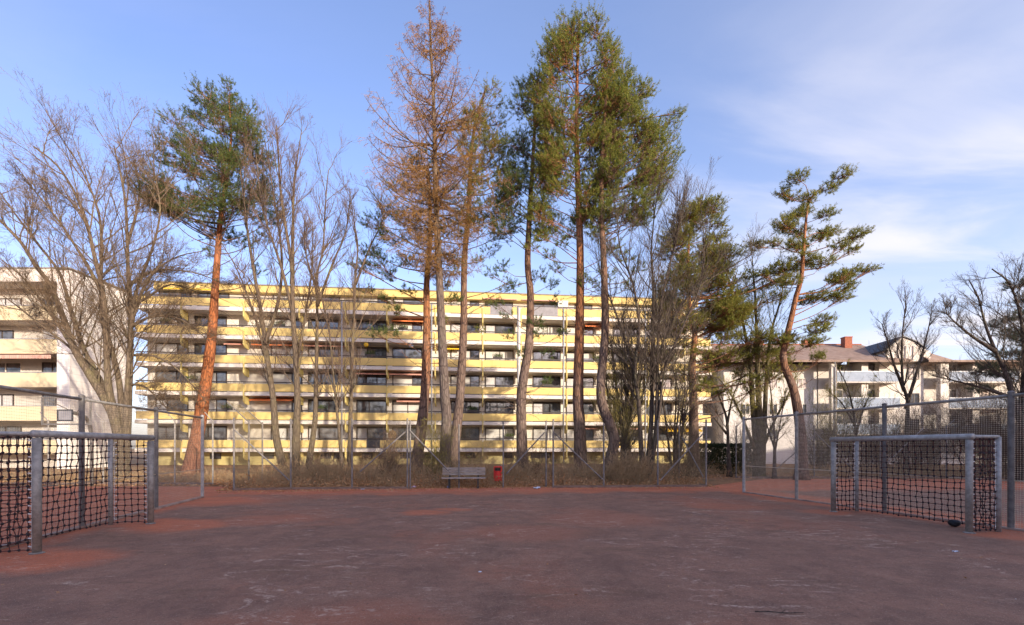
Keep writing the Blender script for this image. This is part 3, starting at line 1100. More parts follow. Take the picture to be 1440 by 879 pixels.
# outer fences
op = [np.array([x, 21.6, 0]) for x in (-14.2, -16.0, -19.4, -22.0, -25.2, -28.6)]
fence('outer_fence', 'outer chain link fence with cranked post tops behind the red area, by the white wall', op, [3.05] * 6, M['galv'], M['chain'], .035, 'chain', False, .08, .0018, arms=(-.35, -.05), kerb=.1)
op = [np.array([x, 26.2, 0]) for x in (12.9, 17.4, 21.2, 25.0, 29.0, 33.0, 37.0)]
fence('outer_fence', 'outer chain link fence with cranked post tops, in front of the tiled house', op, [3.0] * 7, M['post_dark'], M['chain'], .035, 'chain', False, .08, .0018, arms=(.45, -.05), kerb=.1,
      braces=[((21.2, 26.1, .6), (23.6, 26.1, 2.9)), ((17.4, 26.1, 2.6), (19.6, 26.1, .5)), ((17.3, 26.1, 2.4), (15.0, 26.1, .4))])

# ------------------------------------------------------------------ goals
def goal(label, near, far, side, depth, bolts):
    near, far = np.asarray(near), np.asarray(far)
    g = thing('football_goal', label, 'goal', near, group='football goals facing each other')
    t = nrm(far - near)
    pr = np.array([t[1], -t[0], 0]) * side
    H = 1.985
    bn, bf = near + pr * depth, far + pr * depth
    up = np.array([0, 0, H])
    for p in (near, far):
        b = MB()
        b.tube([p, p + up + [0, 0, -.065]], .061, 14)
        b.lathe([(.10, .008), (.10, .02), (.07, .03)], 14, cen=(p[0], p[1], 0))
        b.build('goal_post', M['galv'], g, origin=near, smooth=True)
    b = MB()
    b.tube([near + up - t * .07, far + up + t * .07], .061, 14)
    b.build('crossbar', M['galv_light'], g, origin=near, smooth=True)
    for p in (bn, bf):
        b = MB()
        b.tube([p, p + up], .048, 12)
        b.build('back_post', M['galv_light'], g, origin=near, smooth=True)
    for p, q in ((near, bn), (far, bf)):
        b = MB()
        b.tube([p + up + pr * .06, q + up], .036, 10)
        b.build('side_bar', M['galv_light'], g, origin=near, smooth=True)
    b = MB()
    b.tube([bn + up, bf + up], .032, 10)
    b.build('back_bar', M['galv'], g, origin=near, smooth=True)
    # rope nets: back and two sides; knots sit on every crossing
    rng = np.random.default_rng(3 + side)
    for (p, q, nm) in ((bn, bf, 'back_net'), (near, bn, 'side_net'), (far, bf, 'side_net')):
        L = np.linalg.norm(q - p)
        nu = max(int(round(L / .135)), 4)
        nv = 14
        tt = nrm(q - p)
        w = MB()
        U, V_ = np.meshgrid(np.linspace(.0, 1, nu + 1), np.linspace(0, 1, nv + 1), indexing='ij')
        P = p[None, None] + tt * (U * L)[..., None]
        P = P + np.array([0, 0, 1.0]) * (.06 + V_ * (H - .11))[..., None]
        out = pr if nm == 'back_net' else nrm(np.cross(tt, [0, 0, 1.0]))
        bulge = .07 * np.sin(U * math.pi) * (1 - V_) * (1 if nm == 'back_net' else .4) + rng.normal(0, .008, U.shape)
        P = P + out * bulge[..., None]
        P[..., 2] -= .035 * np.sin(U * math.pi) * V_ * (1 - V_) * 4
        P += rng.normal(0, .007, P.shape) * np.array([1, 1, 1])
        r = .0082
        w.segs(P[:-1].reshape(-1, 3), P[1:].reshape(-1, 3), r, r, 5, 0)
        w.segs(P[:, :-1].reshape(-1, 3), P[:, 1:].reshape(-1, 3), r, r, 5, 0)
        K = P[1:-1, :].reshape(-1, 3)
        k = .022
        ax = np.array([[k, 0, 0], [-k, 0, 0], [0, k, 0], [0, -k, 0], [0, 0, k], [0, 0, -k]])
        off = []
        # rounded knot: 3 stacked prisms
        for dz0, dz1, r0, r1 in ((-k, -k * .4, k * .45, k), (-k * .4, k * .4, k, k), (k * .4, k, k, k * .45)):
            w.segs(K + [0, 0, dz0], K + [0, 0, dz1], r0, r1, 6, 1)
        w.build(nm, [M['rope'], M['knot']], g, origin=near)
    for p, s_ in ((near, 1), (bn, -1), (far, 1), (bf, -1)):
        b = MB()
        e = p + pr * .075 * s_
        b.beam(e + [0, 0, .08], e + [0, 0, H - .1], .006, .006, up=(1, 0, 0))
        for z in np.linspace(.12, H - .12, 14):
            b.beam(e + [0, 0, z], e + pr * .05 * s_ + [0, 0, z + .01], .018, .016)
        b.build('hook_strip', M['hook'], g, origin=near)
    return g


goal('galvanised goal with dark rope net standing before the white end wall', G(52, 779), G(212, 737), -1, .82, 0)
goal('galvanised goal with dark rope net and a dark ball inside', G(1363, 750), G(1172, 720), 1, .76, 0)

# ball
def ball_mat():
    m, t, p = base_mat('scuffed_ball')
    v = t.new('ShaderNodeTexVoronoi', feature='F1')
    t.put(v.inputs['Vector'], t.coord('Object'))
    v.inputs['Scale'].default_value = 10
    n = t.noise(t.coord('Object'), 12, 4, .6)
    col = t.mix(t.smooth(v.outputs[0], .35, .5), (.035, .036, .042), (.012, .012, .014))
    col = t.mix(t.math('MULTIPLY', t.smooth(n, .6, .7), .5), col, (.3, .29, .28))
    t.put(p.inputs['Base Color'], col)
    p.inputs['Roughness'].default_value = .5
    return m


bp = G(1342, 741)
b = MB()
th = np.linspace(-math.pi / 2 + .03, math.pi / 2 - .03, 15)
b.lathe([(.112 * math.cos(a), .105 + .085 * math.sin(a) * (1.0 if a < 0 else .85) - .02) for a in th], 24)
o = b.build('football', ball_mat(), loc=(bp[0], bp[1], .008), smooth=True)
tag(o, 'dark slightly deflated ball lying inside the goal', 'ball')

# ------------------------------------------------------------------ bench, bin, litter
bl = G(652, 686.8)
bn_ = thing('park_bench', 'weathered slatted wooden bench on dark legs in front of the rear fence', 'bench', bl, .06)
b = MB()
for i in range(3):
    y = -.18 + i * .15
    b.box(-.94, .94, y, y + .125, .43, .47)
b.build('seat', M['wood_grey'], bn_)
b = MB()
for i in range(3):
    z0 = .56 + i * .115
    b.poly([(.29 + i * .03, z0), (.33 + i * .03, z0), (.355 + i * .03, z0 + .1), (.315 + i * .03, z0 + .1)], 'x', -.94, .94)
b.build('backrest', M['wood_grey'], bn_)
for x in (-.62, .62):
    b = MB()
    b.beam((x, -.14, 0), (x, -.12, .425), .07, .06)
    b.beam((x, .22, 0), (x, .24, .425), .07, .06)
    b.beam((x, -.16, .39), (x, .27, .39), .06, .06)
    b.beam((x, .27, .36), (x, .43, .90), .06, .05, up=(0, 1, 0))
    b.beam((x, -.2, .03), (x, .3, .03), .07, .05)
    b.build('leg', M['bench_leg'], bn_)
lt = G(629, 686.2)
b = MB()
b.tube([(0, 0, .03), (.05, .0, .05), (.1, .01, .04)], [.05, .055, .04], 8)
tag(b.build('drink_carton', M['litter_blue'], loc=(lt[0], lt[1], .0)), 'crumpled blue carton lying under the bench', 'litter')


def scrap(name, m, px, py, w, d, label, seed, tall=.05):
    r = np.random.default_rng(seed)
    p = G(px, py)
    b = MB()
    n_ = 6
    X, Y = np.meshgrid(np.linspace(-w / 2, w / 2, n_), np.linspace(-d / 2, d / 2, n_), indexing='ij')
    Z = r.uniform(.0, tall, X.shape)
    top = np.stack([X + r.normal(0, w * .04, X.shape), Y + r.normal(0, d * .04, X.shape), Z + .006], -1).reshape(-1, 3)
    f = []
    for i in range(n_ - 1):
        for j in range(n_ - 1):
            a = i * n_ + j
            f.append((a, a + n_, a + n_ + 1, a + 1))
    b.add(top, f)
    b.add(top - [0, 0, .004], [q[::-1] for q in f])
    tag(b.build(name, m, loc=(p[0], p[1], .008)), label, 'litter')


scrap('paper_scrap', M['litter_white'], 755, 687.5, .28, .34, 'crumpled white paper lying on the court edge near the double fence post', 1, .07)
scrap('sweet_wrapper', M['litter_pink'], 582, 686.5, .16, .2, 'pink wrapper lying at the foot of a fence post beside the bench', 2, .1)
scrap('paper_scrap', M['litter_white'], 1344, 777, .07, .06, 'tiny white scrap lying on the dark court in front of the goal with the ball', 3, .02)
scrap('paper_scrap', M['litter_white'], 675, 806, .04, .03, 'tiny white scrap lying in the middle of the dark court', 4, .015)
scrap('paper_scrap', M['litter_white'], 510, 688.8, .14, .12, 'small white scrap lying at the foot of the rear fence kerb', 5, .03)

tw = G(1095, 863)
b = MB()
b.tube([(-.24, .02, .012), (-.1, .0, .016), (.06, -.03, .012), (.25, -.02, .014)], [.005, .006, .005, .003], 6)
b.tube([(.02, -.02, .014), (.1, .05, .02)], [.004, .002], 5)
tag(b.build('fallen_twig', M['bark_dark'], loc=(tw[0], tw[1], .006)), 'thin broken twig lying alone on the near court surface', 'twig')
bi = G(700, 682.4)
bn2 = thing('litter_bin', 'red round litter bin on a post beside the bench', 'bin', bi)
b = MB()
rb_, z0, z1 = .20, .20, .84
b.lathe([(.17, z0), (rb_ * .98, z0 + .02), (rb_, z0 + .06), (rb_, z1 - .16)], 32)
a = np.linspace(-math.pi / 2 + .75, math.pi * 1.5 - .75, 26)          # hood wall open to the front
ring = []
for z in (z1 - .162, z1):
    ring += [(rb_ * math.cos(q), rb_ * math.sin(q), z) for q in a]
b.add(ring, [(i, i + 1, 26 + i + 1, 26 + i) for i in range(25)])
b.lathe([(rb_ * 1.03, z1), (rb_ * 1.03, z1 + .03), (rb_ * .9, z1 + .055)], 32)
b.build('bin_body', M['red'], bn2, smooth=False)
b = MB()
b.lathe([(.18, z1 - .155), (.18, z1 - .01)], 24)
b.build('inner_liner', M['black'], bn2)
b = MB()
b.tube([(.16, .16, 0), (.16, .16, .95)], .03, 8)
b.build('bin_post', M['galv'], bn2)

# ------------------------------------------------------------------ basketball hoop behind the side fence
hb = thing('basketball_stand', 'basketball backboard frame on a curved pole behind the mesh side fence', 'basketball stand', (-19.3, 20.9, 0))
o = np.array([-19.3, 20.9, 0])
b = MB()
b.tube([(-19.3, 20.9, 0), (-19.3, 20.9, 2.2), (-19.2, 20.7, 2.75), (-18.9, 20.2, 3.1), (-18.2, 19.0, 3.2), (-17.75, 18.15, 3.2)], .07, 10)
b.build('pole', M['post_dark'], hb, origin=o, smooth=True)
cxb, cyb, czb = -17.65, 18.0, 3.22
b = MB()
for (x0, x1, zz0, zz1) in ((-.98, .98, .5, .56), (-.98, .98, -.56, -.5), (-.98, -.92, -.498, .498), (.92, .98, -.498, .498)):
    b.box(cxb + x0, cxb + x1, cyb, cyb + .05, czb + zz0, czb + zz1)
b.build('board_frame', M['post_dark'], hb, origin=o)
b = MB()
grid_wires(b, (cxb - .92, cyb + .02, 0), (cxb + .92, cyb + .02, 0), czb - .5, czb + .5, .06, .0025)
b.build('board_mesh', M['wire'], hb, origin=o)
b = MB()
b.box(cxb - .26, cxb + .26, cyb - .03, cyb - .01, czb - .36, czb + .0)
b.build('target_plate', M['screen_grey'], hb, origin=o)
b = MB()
for (x0, x1, zz0, zz1) in ((-.31, .31, .003, .05), (-.31, .31, -.41, -.363), (-.31, -.263, -.36, .0), (.263, .31, -.36, .0)):
    b.box(cxb + x0, cxb + x1, cyb - .045, cyb - .008, czb + zz0, czb + zz1)
b.build('target_frame', M['metal_dark'], hb, origin=o)
b = MB()
b.tube([(cxb - .8, cyb + .06, czb + .45), (-18.2, 19.0, 3.2)], .02, 6)
b.tube([(cxb + .8, cyb + .06, czb + .45), (-18.2, 19.0, 3.2)], .02, 6)
b.build('stay_rod', M['post_dark'], hb, origin=o)


# ------------------------------------------------------------------ trees
def smooth_path(P, step=.35):
    P = np.asarray(P, float)
    if len(P) < 3:
        P = np.stack([P[0], (P[0] + P[-1]) / 2, P[-1]])
    Q = np.concatenate([[2 * P[0] - P[1]], P, [2 * P[-1] - P[-2]]])
    out = []
    for i in range(1, len(Q) - 2):
        L = np.linalg.norm(Q[i + 1] - Q[i])
        n_ = max(int(L / step), 1)
        t = (np.arange(n_) / n_)[:, None]
        a, b_, c, d = Q[i - 1], Q[i], Q[i + 1], Q[i + 2]
        out.append(.5 * ((2 * b_) + (-a + c) * t + (2 * a - 5 * b_ + 4 * c - d) * t ** 2 + (-a + 3 * b_ - 3 * c + d) * t ** 3))
    out.append(P[-1:])
    return np.concatenate(out)


def stem3(px, d, rng, bow=.5, d_top=None):
    """a stem seen at these pixels, at distance d, swaying a little in depth"""
    n_ = len(px)
    d_top = d if d_top is None else d_top
    ph = rng.uniform(0, 6)
    out = []
    for i, (x, y) in enumerate(px):
        f = i / max(n_ - 1, 1)
        dd = d + (d_top - d) * f + bow * math.sin(f * 3 + ph) * f
        out.append(W(x, y, dd))
    return smooth_path(out)


def grow(st, dr, ln, r0, K, wob, up, rng, rend=.35, droop=0.0):
    P, D = [st], nrm(dr)
    for k in range(K):
        D = nrm(D + rng.normal(0, wob, D.shape) + np.array([0, 0, up - droop * k / K]))
        P.append(P[-1] + D * (ln / K)[:, None])
    P = np.stack(P, 1)
    tap = 1 - (1 - rend) * np.arange(K + 1) / K
    R = np.maximum(r0[:, None] * tap[None], .0035)
    return P, R


def emit(mb, P, R, sides=3, mi=0):
    p0, p1 = P[:, :-1].reshape(-1, 3), P[:, 1:].reshape(-1, 3)
    mb.segs(p0, p1, R[:, :-1].ravel(), R[:, 1:].ravel(), sides, mi)


TAPER = .62


def spawn(P, R, ln, m, tlo, thi, ang, lf, rf, rng, up=.0, flat=None):
    """m children on each branch of P: (starts, directions, lengths, radii)"""
    N, K1, _ = P.shape
    t = rng.uniform(tlo, thi, (N, m)) * (K1 - 1)
    i = np.minimum(t.astype(int), K1 - 2)
    f = (t - i)[..., None]
    n_ = np.arange(N)[:, None]
    a, b_ = P[n_, i], P[n_, i + 1]
    st = a * (1 - f) + b_ * f
    T = nrm(b_ - a)
    rnd = rng.normal(0, 1, T.shape)
    if flat is not None:
        rnd[..., 2] *= flat
    pp = nrm(rnd - T * (rnd * T).sum(-1, keepdims=True))
    an = rng.uniform(ang[0], ang[1], (N, m, 1))
    D = T * np.cos(an) + pp * np.sin(an) + np.array([0, 0, up])
    tt = t / (K1 - 1)
    L = ln[:, None] * rng.uniform(lf[0], lf[1], (N, m)) * (1.1 - TAPER * tt)
    r = (R[n_, i] * rf)
    return st.reshape(-1, 3), nrm(D.reshape(-1, 3)), L.ravel(), r.ravel()


def trunk_mesh(stems, radii, m, parent, org, flare=0.0, name='trunk', TPOW=.85):
    b = MB()
    for S, (ra, rb) in zip(stems, radii):
        n_ = len(S)
        f = np.linspace(0, 1, n_)
        R = ra + (rb - ra) * f ** TPOW
        hgt = S[:, 2]
        R = R * (1 + flare * np.exp(-hgt / .5))
        rng = np.random.default_rng(n_)
        R = R * (1 + rng.normal(0, .025, n_))
        b.tube(S, R, 12 if ra > .07 else 8)
    return b.build(name, m, parent, origin=org, smooth=True)


def stems_as_branches(stems, radii, K=24):
    P, R, L = [], [], []
    for S, (ra, rb) in zip(stems, radii):
        idx = np.linspace(0, len(S) - 1, K + 1)
        i = np.minimum(idx.astype(int), len(S) - 2)
        f = (idx - i)[:, None]
        P.append(S[i] * (1 - f) + S[i + 1] * f)
        R.append(ra + (rb - ra) * np.linspace(0, 1, K + 1) ** .7)
        L.append(np.linalg.norm(np.diff(S, axis=0), axis=1).sum())
    return np.stack(P), np.stack(R), np.array(L)


def bare_tree(name, label, stems_px, d, widths, m_bark, m_twig, seed, n1=16, n2=7, n3=5, lf1=(.16, .34), t0=.28, up=.06, ang=(.45, 1.0), group=None, buds=0, flare=.25, d_tops=None, lmax=4.5, n4=0, sq=.87):
    rng = np.random.default_rng(seed)
    stems_px = [[(x, y if y > 400 else 400 - (400 - y) * sq) for x, y in q] for q in stems_px]
    base = W(stems_px[0][0][0], 0, d) * [1, 1, 0]
    t = thing(name, label, 'tree', base, group=group)
    S = [stem3(px, d if i == 0 else d + rng.uniform(-.15, .15), rng, .5, None if d_tops is None else d_tops[i]) for i, px in enumerate(stems_px)]
    for s_ in S:
        s_[0][2] = max(s_[0][2], -.05)
    Rr = [(a / F * d / 2, b_ / F * d / 2) for a, b_ in widths]
    trunk_mesh(S, Rr, m_bark, t, base, flare, TPOW=.62)
    P, R, L = stems_as_branches(S, Rr)
    c = MB()
    st, dr, ln, r = spawn(P, R, L, n1, t0, 1.0, ang, lf1, .5, rng, up=.25)
    ln = np.clip(ln, .9, lmax)
    r = np.minimum(r * 1.3, .007 + .0085 * ln)
    P1, R1 = grow(st, dr, ln, r, 9, .085, up, rng, .25)
    emit(c, P1, R1, 5, 1)
    st, dr, ln, r = spawn(P1, R1, ln, n2, .12, 1.0, (.25, .75), (.38, .78), .6, rng, up=.12)
    P2, R2 = grow(st, dr, ln, np.minimum(r, .011), 6, .09, up, rng)
    emit(c, P2, R2, 3, 0)
    st, dr, ln, r = spawn(P2, R2, ln, n3, .2, 1.0, (.35, .9), (.35, .7), .75, rng, up=.12)
    P3, R3 = grow(st, dr, ln, np.minimum(r, .0065), 4, .11, up, rng, .6)
    emit(c, P3, R3, 3, 0)
    if n4:
        st, dr, ln, r = spawn(P3, R3, ln, n4, .3, 1.0, (.3, .8), (.4, .7), .85, rng, up=.1)
        P4, R4 = grow(st, dr, ln, np.minimum(r, .006), 2, .15, up, rng, .7)
        emit(c, P4, R4, 3, 0)
    mats = [m_twig, m_bark]
    if buds:
        k = rng.choice(P3.shape[0], buds)
        leaf_quads(c, P3[k, rng.integers(1, 5, buds)] + rng.normal(0, .03, (buds, 3)), .035, .02, rng, 2)
        mats.append(M['leaf_bud'])
    c.build('crown', mats, t, origin=base)
    return t


def leaf_quads(mb, pos, l, w, rng, mi=0, flat=False):
    N = len(pos)
    a = rng.normal(0, 1, (N, 3))
    if flat:
        a[:, 2] *= .25
    a = nrm(a)
    r = rng.normal(0, 1, (N, 3))
    if flat:
        r[:, 2] *= .25
    b_ = nrm(np.cross(a, nrm(np.cross(a, r))))
    s = rng.uniform(.7, 1.3, (N, 1))
    mb.quads(np.stack([pos - a * l * s, pos + b_ * w * s, pos + a * l * s, pos - b_ * w * s], 1), mi)


def needles(mb, P, D, L, n, nl, nw, rng, mi=0):
    """n needles round each of the shoots P along D"""
    S = len(P)
    u = rng.uniform(0.05, 1.0, (S, n, 1))
    o = P[:, None] + D[:, None] * L[:, None, None] * u
    r = rng.normal(0, 1, (S, n, 3))
    pp = nrm(r - D[:, None] * (r * D[:, None]).sum(-1, keepdims=True))
    dd = nrm(D[:, None] * rng.uniform(.35, 1.0, (S, n, 1)) + pp)
    ll = nl * rng.uniform(.7, 1.25, (S, n, 1))
    sd = nrm(np.cross(dd, rng.normal(0, 1, (S, n, 3))))
    T = np.stack([o - sd * nw / 2, o + sd * nw / 2, o + dd * ll], 2)
    mb.tris(T.reshape(-1, 3, 3), mi)


def silhouette_pads(prof, npads, rng, size, bias=.55):
    """clump centres (px, py, depth offset px, radius px) filling an outline"""
    ys = np.array([p[0] for p in prof], float)
    xl = np.array([p[1] for p in prof], float)
    xr = np.array([p[2] for p in prof], float)
    out = []
    yy = np.linspace(ys[0], ys[-1], 200)
    wgt = np.interp(yy, ys, xr - xl)
    wgt /= wgt.sum()
    tries = 0
    while len(out) < npads and tries < npads * 40:
        tries += 1
        y = rng.choice(yy, p=wgt)
        l, r = np.interp(y, ys, xl), np.interp(y, ys, xr)
        hw = (r - l) / 2
        s = rng.uniform(-1, 1)
        s = math.copysign(abs(s) ** bias, s)
        x = (l + r) / 2 + s * max(hw - size * .25, 2)
        dz = rng.uniform(-1, 1) * math.sqrt(max(1 - s * s, 0.05)) * hw
        if any((x - a) ** 2 + ((y - b_) * 1.5) ** 2 + (dz - c) ** 2 < (size * .62) ** 2 for a, b_, c, e in out):
            continue
        out.append((x, y, dz, size * rng.uniform(.75, 1.25)))
    return out


def pine(name, label, trunk_px, d, w, pads, m_bark, m_needle, seed, shoots=46, flat=.42, nn=26, dead=14, group=None, bow=.4, flare=.35, upturn=.55, m_twig=None, sparse=1.0, extra_limbs=()):
    rng = np.random.default_rng(seed)
    base = W(trunk_px[0][0], 0, d) * [1, 1, 0]
    t = thing(name, label, 'tree', base, group=group)
    S = stem3(trunk_px, d, rng, bow)
    S[0][2] = -.05
    ra, rb = w[0] / F * d / 2, w[1] / F * d / 2
    tm = trunk_mesh([S], [(ra, rb)], m_bark, t, base, flare)
    c = MB()
    sx = d / F
    zz = S[:, 2]
    P_all, D_all, L_all = [], [], []
    for (px, py, dz, rp) in pads:
        ctr = W(px, py, d)
        k0 = np.argmin(np.abs(zz - ctr[2]))
        ax = S[k0]
        dz_ = dz * sx
        ctr = ctr + np.array([0, dz_, 0])
        hd = np.linalg.norm((ctr - ax)[:2])
        za = np.clip(ctr[2] - hd * rng.uniform(.15, .35 + .5 * upturn) - .15, zz[1], zz[-1] - .05)
        k = int(np.argmin(np.abs(zz - za)))
        a = S[k]
        R = rp * sx
        # limb: leaves the trunk, sags, turns up at its end
        mid = a * .5 + ctr * .5 + np.array([0, 0, -.06 * hd]) + rng.normal(0, .12, 3) * min(hd, 1)
        limb = smooth_path([a, mid, ctr], .3)
        rl = np.clip(.0085 * hd + .009, .011, ra * .4)
        c.tube(limb, np.linspace(rl, rl * .35, len(limb)), 6, 1)
        # twigs inside the clump
        nt = max(int(shoots * .62 * sparse * (rp / 16) ** 1.5), 8)
        u = nrm(rng.normal(0, 1, (nt, 3))) * rng.uniform(.35, 1, (nt, 1)) ** .6
        tgt = ctr + u * np.array([R * 1.25, R * 1.25, R * (flat * 1.6 + .25 * upturn)]) + np.array([0, 0, R * .1])
        li = limb[np.clip((len(limb) * rng.uniform(.6, 1, nt)).astype(int), 0, len(limb) - 1)]
        m_ = (li + tgt) / 2 + rng.normal(0, .05 * R, (nt, 3)) - np.array([0, 0, .1 * R])
        c.segs(li, m_, .009, .007, 3, 1)
        c.segs(m_, tgt, .007, .005, 3, 1)
        out = nrm(tgt - m_)
        D = nrm(out * .8 + np.array([0, 0, upturn]) + rng.normal(0, .25, (nt, 3)))
        L = rng.uniform(.18, .30 + .28 * upturn, nt)
        P_all.append(tgt - D * .05)
        D_all.append(D)
        L_all.append(L)
        # two side shoots per twig, further back
        for q in range(2):
            f = rng.uniform(.35, .9, (nt, 1))
            p = m_ * (1 - f) + tgt * f
            D = nrm(out * .6 + np.array([0, 0, upturn * .7]) + rng.normal(0, .5, (nt, 3)))
            P_all.append(p)
            D_all.append(D)
            L_all.append(rng.uniform(.14, .28, nt))
    P, D, L = np.concatenate(P_all), np.concatenate(D_all), np.concatenate(L_all)
    needles(c, P, D, L, nn, .095, .017, rng, 0)
    # dead stubs and bare limbs below the crown
    if dead:
        top = max(p[1] for p in pads)
        zt = EYE + (HZ - top) * sx
        lo = np.searchsorted(zz, max(zt * .62, 2.5))
        hi = max(np.searchsorted(zz, zt * 1.02), lo + 2)
        kk = rng.integers(lo, min(hi, len(zz) - 1), dead)
        az = rng.uniform(0, 6.283, dead)
        dr = np.stack([np.cos(az), np.sin(az), rng.uniform(-.1, .45, dead)], 1)
        ln = rng.uniform(.5, 2.4, dead)
        P1, R1 = grow(S[kk], dr, ln, np.full(dead, .018), 6, .12, -.02, rng)
        emit(c, P1, R1, 4, 1)
        st, dr, ln2, r = spawn(P1, R1, ln, 5, .3, 1, (.4, 1), (.2, .45), .6, rng)
        P2, R2 = grow(st, dr, ln2, r, 3, .15, 0, rng)
        emit(c, P2, R2, 3, 1)
    c.build('crown', [m_needle, m_twig or m_bark], t, origin=base)
    return t


def pads_of(lst, r=15, dzr=10, seed=0):
    g = np.random.default_rng(seed)
    return [(p[0], p[1], g.uniform(-dzr, dzr), p[2] if len(p) > 2 else r) for p in lst]


rg = np.random.default_rng(21)
# --- the leaning orange pine
pd = silhouette_pads([(130, 308, 340), (150, 282, 356), (180, 252, 368), (215, 242, 372), (250, 212, 376), (290, 212, 382), (318, 262, 378)], 88, rg, 16)
pd += pads_of([(225, 262, 15), (238, 285, 15), (380, 300, 13), (385, 262, 12), (365, 335, 11), (350, 345, 10), (285, 352, 10), (372, 385, 9), (258, 150, 9), (322, 118, 9), (316, 140, 13), (330, 160, 14), (312, 175, 15), (328, 185, 14), (300, 150, 12), (345, 175, 13), (318, 250, 15), (300, 240, 15), (335, 245, 15), (322, 128, 10)], 14, 14, 4)
pine('pine_tree', 'tall leaning pine with bright orange trunk, standing apart between two bare trees', [(266, 672), (283, 580), (297, 480), (303, 400), (311, 300), (321, 240), (325, 190), (322, 140)], 27, (21, 1),
     pd, M['bark_pine_orange'], M['needle_dark'], 11, dead=18, sparse=1.25, m_twig=M['bark_pine_grey'])
# --- pine behind the larch
pd = pads_of([(545, 290, 21), (568, 300, 20), (520, 312, 16), (530, 372, 19), (556, 345, 19), (508, 378, 14), (600, 280, 20), (640, 335, 18), (588, 252, 19), (625, 262, 19), (610, 318, 18), (575, 372, 16), (545, 388, 15),
              (505, 400, 11), (540, 415, 11), (520, 465, 11), (550, 470, 12), (575, 410, 10), (620, 400, 11), (560, 445, 10), (640, 420, 10), (560, 268, 16), (650, 300, 16), (598, 236, 15), (635, 365, 15), (515, 345, 15), (590, 340, 16)], 14, 24, 5)
pine('pine_tree', 'thin crowned pine with its trunk close beside the larch, dark low boughs', [(583, 673), (597, 560), (600, 460), (600, 400), (605, 330), (604, 280), (600, 235)], 26, (18, 4), pd, M['bark_pine'], M['needle_dark'], 12, dead=22, flat=.3, shoots=36, sparse=1.5)
# --- pine right of the larch
pd = silhouette_pads([(128, 680, 695), (150, 658, 706), (200, 645, 714), (250, 655, 718), (290, 645, 716), (325, 650, 700)], 46, rg, 15)
pd += pads_of([(630, 420, 8), (690, 425, 9), (710, 410, 8), (625, 450, 8), (675, 460, 7), (690, 350, 12), (705, 325, 12), (670, 372, 10), (715, 395, 9), (640, 390, 9)], 12, 15, 6)
pine('pine_tree', 'slender pine with brownish green crown growing half behind the larch', [(634, 672), (645, 577), (648, 540), (652, 461), (653, 370), (659, 293), (664, 205), (672, 160), (684, 122)], 27, (16, 3), pd,
     M['bark_pine_grey'], M['needle_olive'], 13, dead=26, shoots=40)
# --- middle pine
pd = silhouette_pads([(118, 744, 758), (145, 722, 770), (185, 716, 780), (225, 712, 782), (262, 705, 780), (300, 690, 772), (335, 700, 768)], 54, rg, 15)
pd += pads_of([(690, 385, 9), (712, 440, 8), (780, 420, 9), (790, 470, 8), (770, 500, 8), (715, 470, 8), (765, 540, 7), (720, 400, 10), (760, 385, 12), (775, 400, 10), (700, 430, 9), (752, 455, 10), (762, 470, 10), (735, 500, 9), (705, 375, 11)], 12, 15, 7)
pine('pine_tree', 'curving dark trunked pine standing behind the red bin', [(735, 673), (734, 630), (733, 563), (738, 520), (744, 484), (746, 415), (742, 370), (745, 297), (750, 215), (752, 165), (750, 122)], 26, (17, 3), pd,
     M['bark_pine_grey'], M['needle_dark'], 14, dead=20)
# --- the tall straight pine
pd = silhouette_pads([(44, 790, 838), (70, 768, 858), (100, 752, 872), (150, 748, 880), (200, 758, 872), (250, 755, 860), (290, 748, 850), (325, 745, 820)], 130, rg, 16)
pd += pads_of([(780, 380, 9), (850, 375, 9), (775, 360, 9), (860, 350, 10), (840, 395, 8), (800, 42, 8), (826, 44, 8), (775, 60, 9), (860, 75, 10), (885, 110, 9), (875, 140, 10), (760, 335, 12), (745, 350, 10), (790, 345, 10), (848, 60, 9)], 12, 15, 8)
pine('pine_tree', 'tallest green pine, straight orange brown trunk, full pointed crown', [(817, 675), (815, 600), (813, 560), (815, 460), (816, 370), (814, 290), (811, 205), (811, 153), (812, 90), (814, 45)], 25, (19, 3), pd,
     M['bark_pine'], M['needle'], 15, dead=16, shoots=50, upturn=.75)
# --- pine with the long side limb
pd = silhouette_pads([(105, 860, 884), (130, 862, 906), (165, 856, 918), (200, 852, 924), (240, 846, 938), (280, 840, 930), (330, 830, 895)], 72, rg, 15)
pd += pads_of([(905, 115, 12), (912, 130, 12), (896, 128, 13), (950, 165, 12), (942, 185, 16), (930, 205, 16), (950, 208, 12), (920, 228, 17), (938, 232, 14), (958, 160, 8), (905, 248, 17), (925, 252, 14), (895, 270, 16),
               (900, 375, 11), (885, 400, 10), (820, 390, 10), (892, 165, 14), (865, 345, 13), (880, 365, 12), (855, 385, 12)], 12, 12, 9)
pine('pine_tree', 'pine with bent grey trunk foot and one long bough reaching sideways and up', [(857, 677), (858, 650), (864, 618), (858, 598), (847, 569), (845, 540), (851, 468), (850, 400), (849, 370), (846, 300), (846, 240), (850, 170), (854, 100)],
     24, (17, 3), pd, M['bark_pine_grey'], M['needle'], 16, dead=14, shoots=46, upturn=.75)
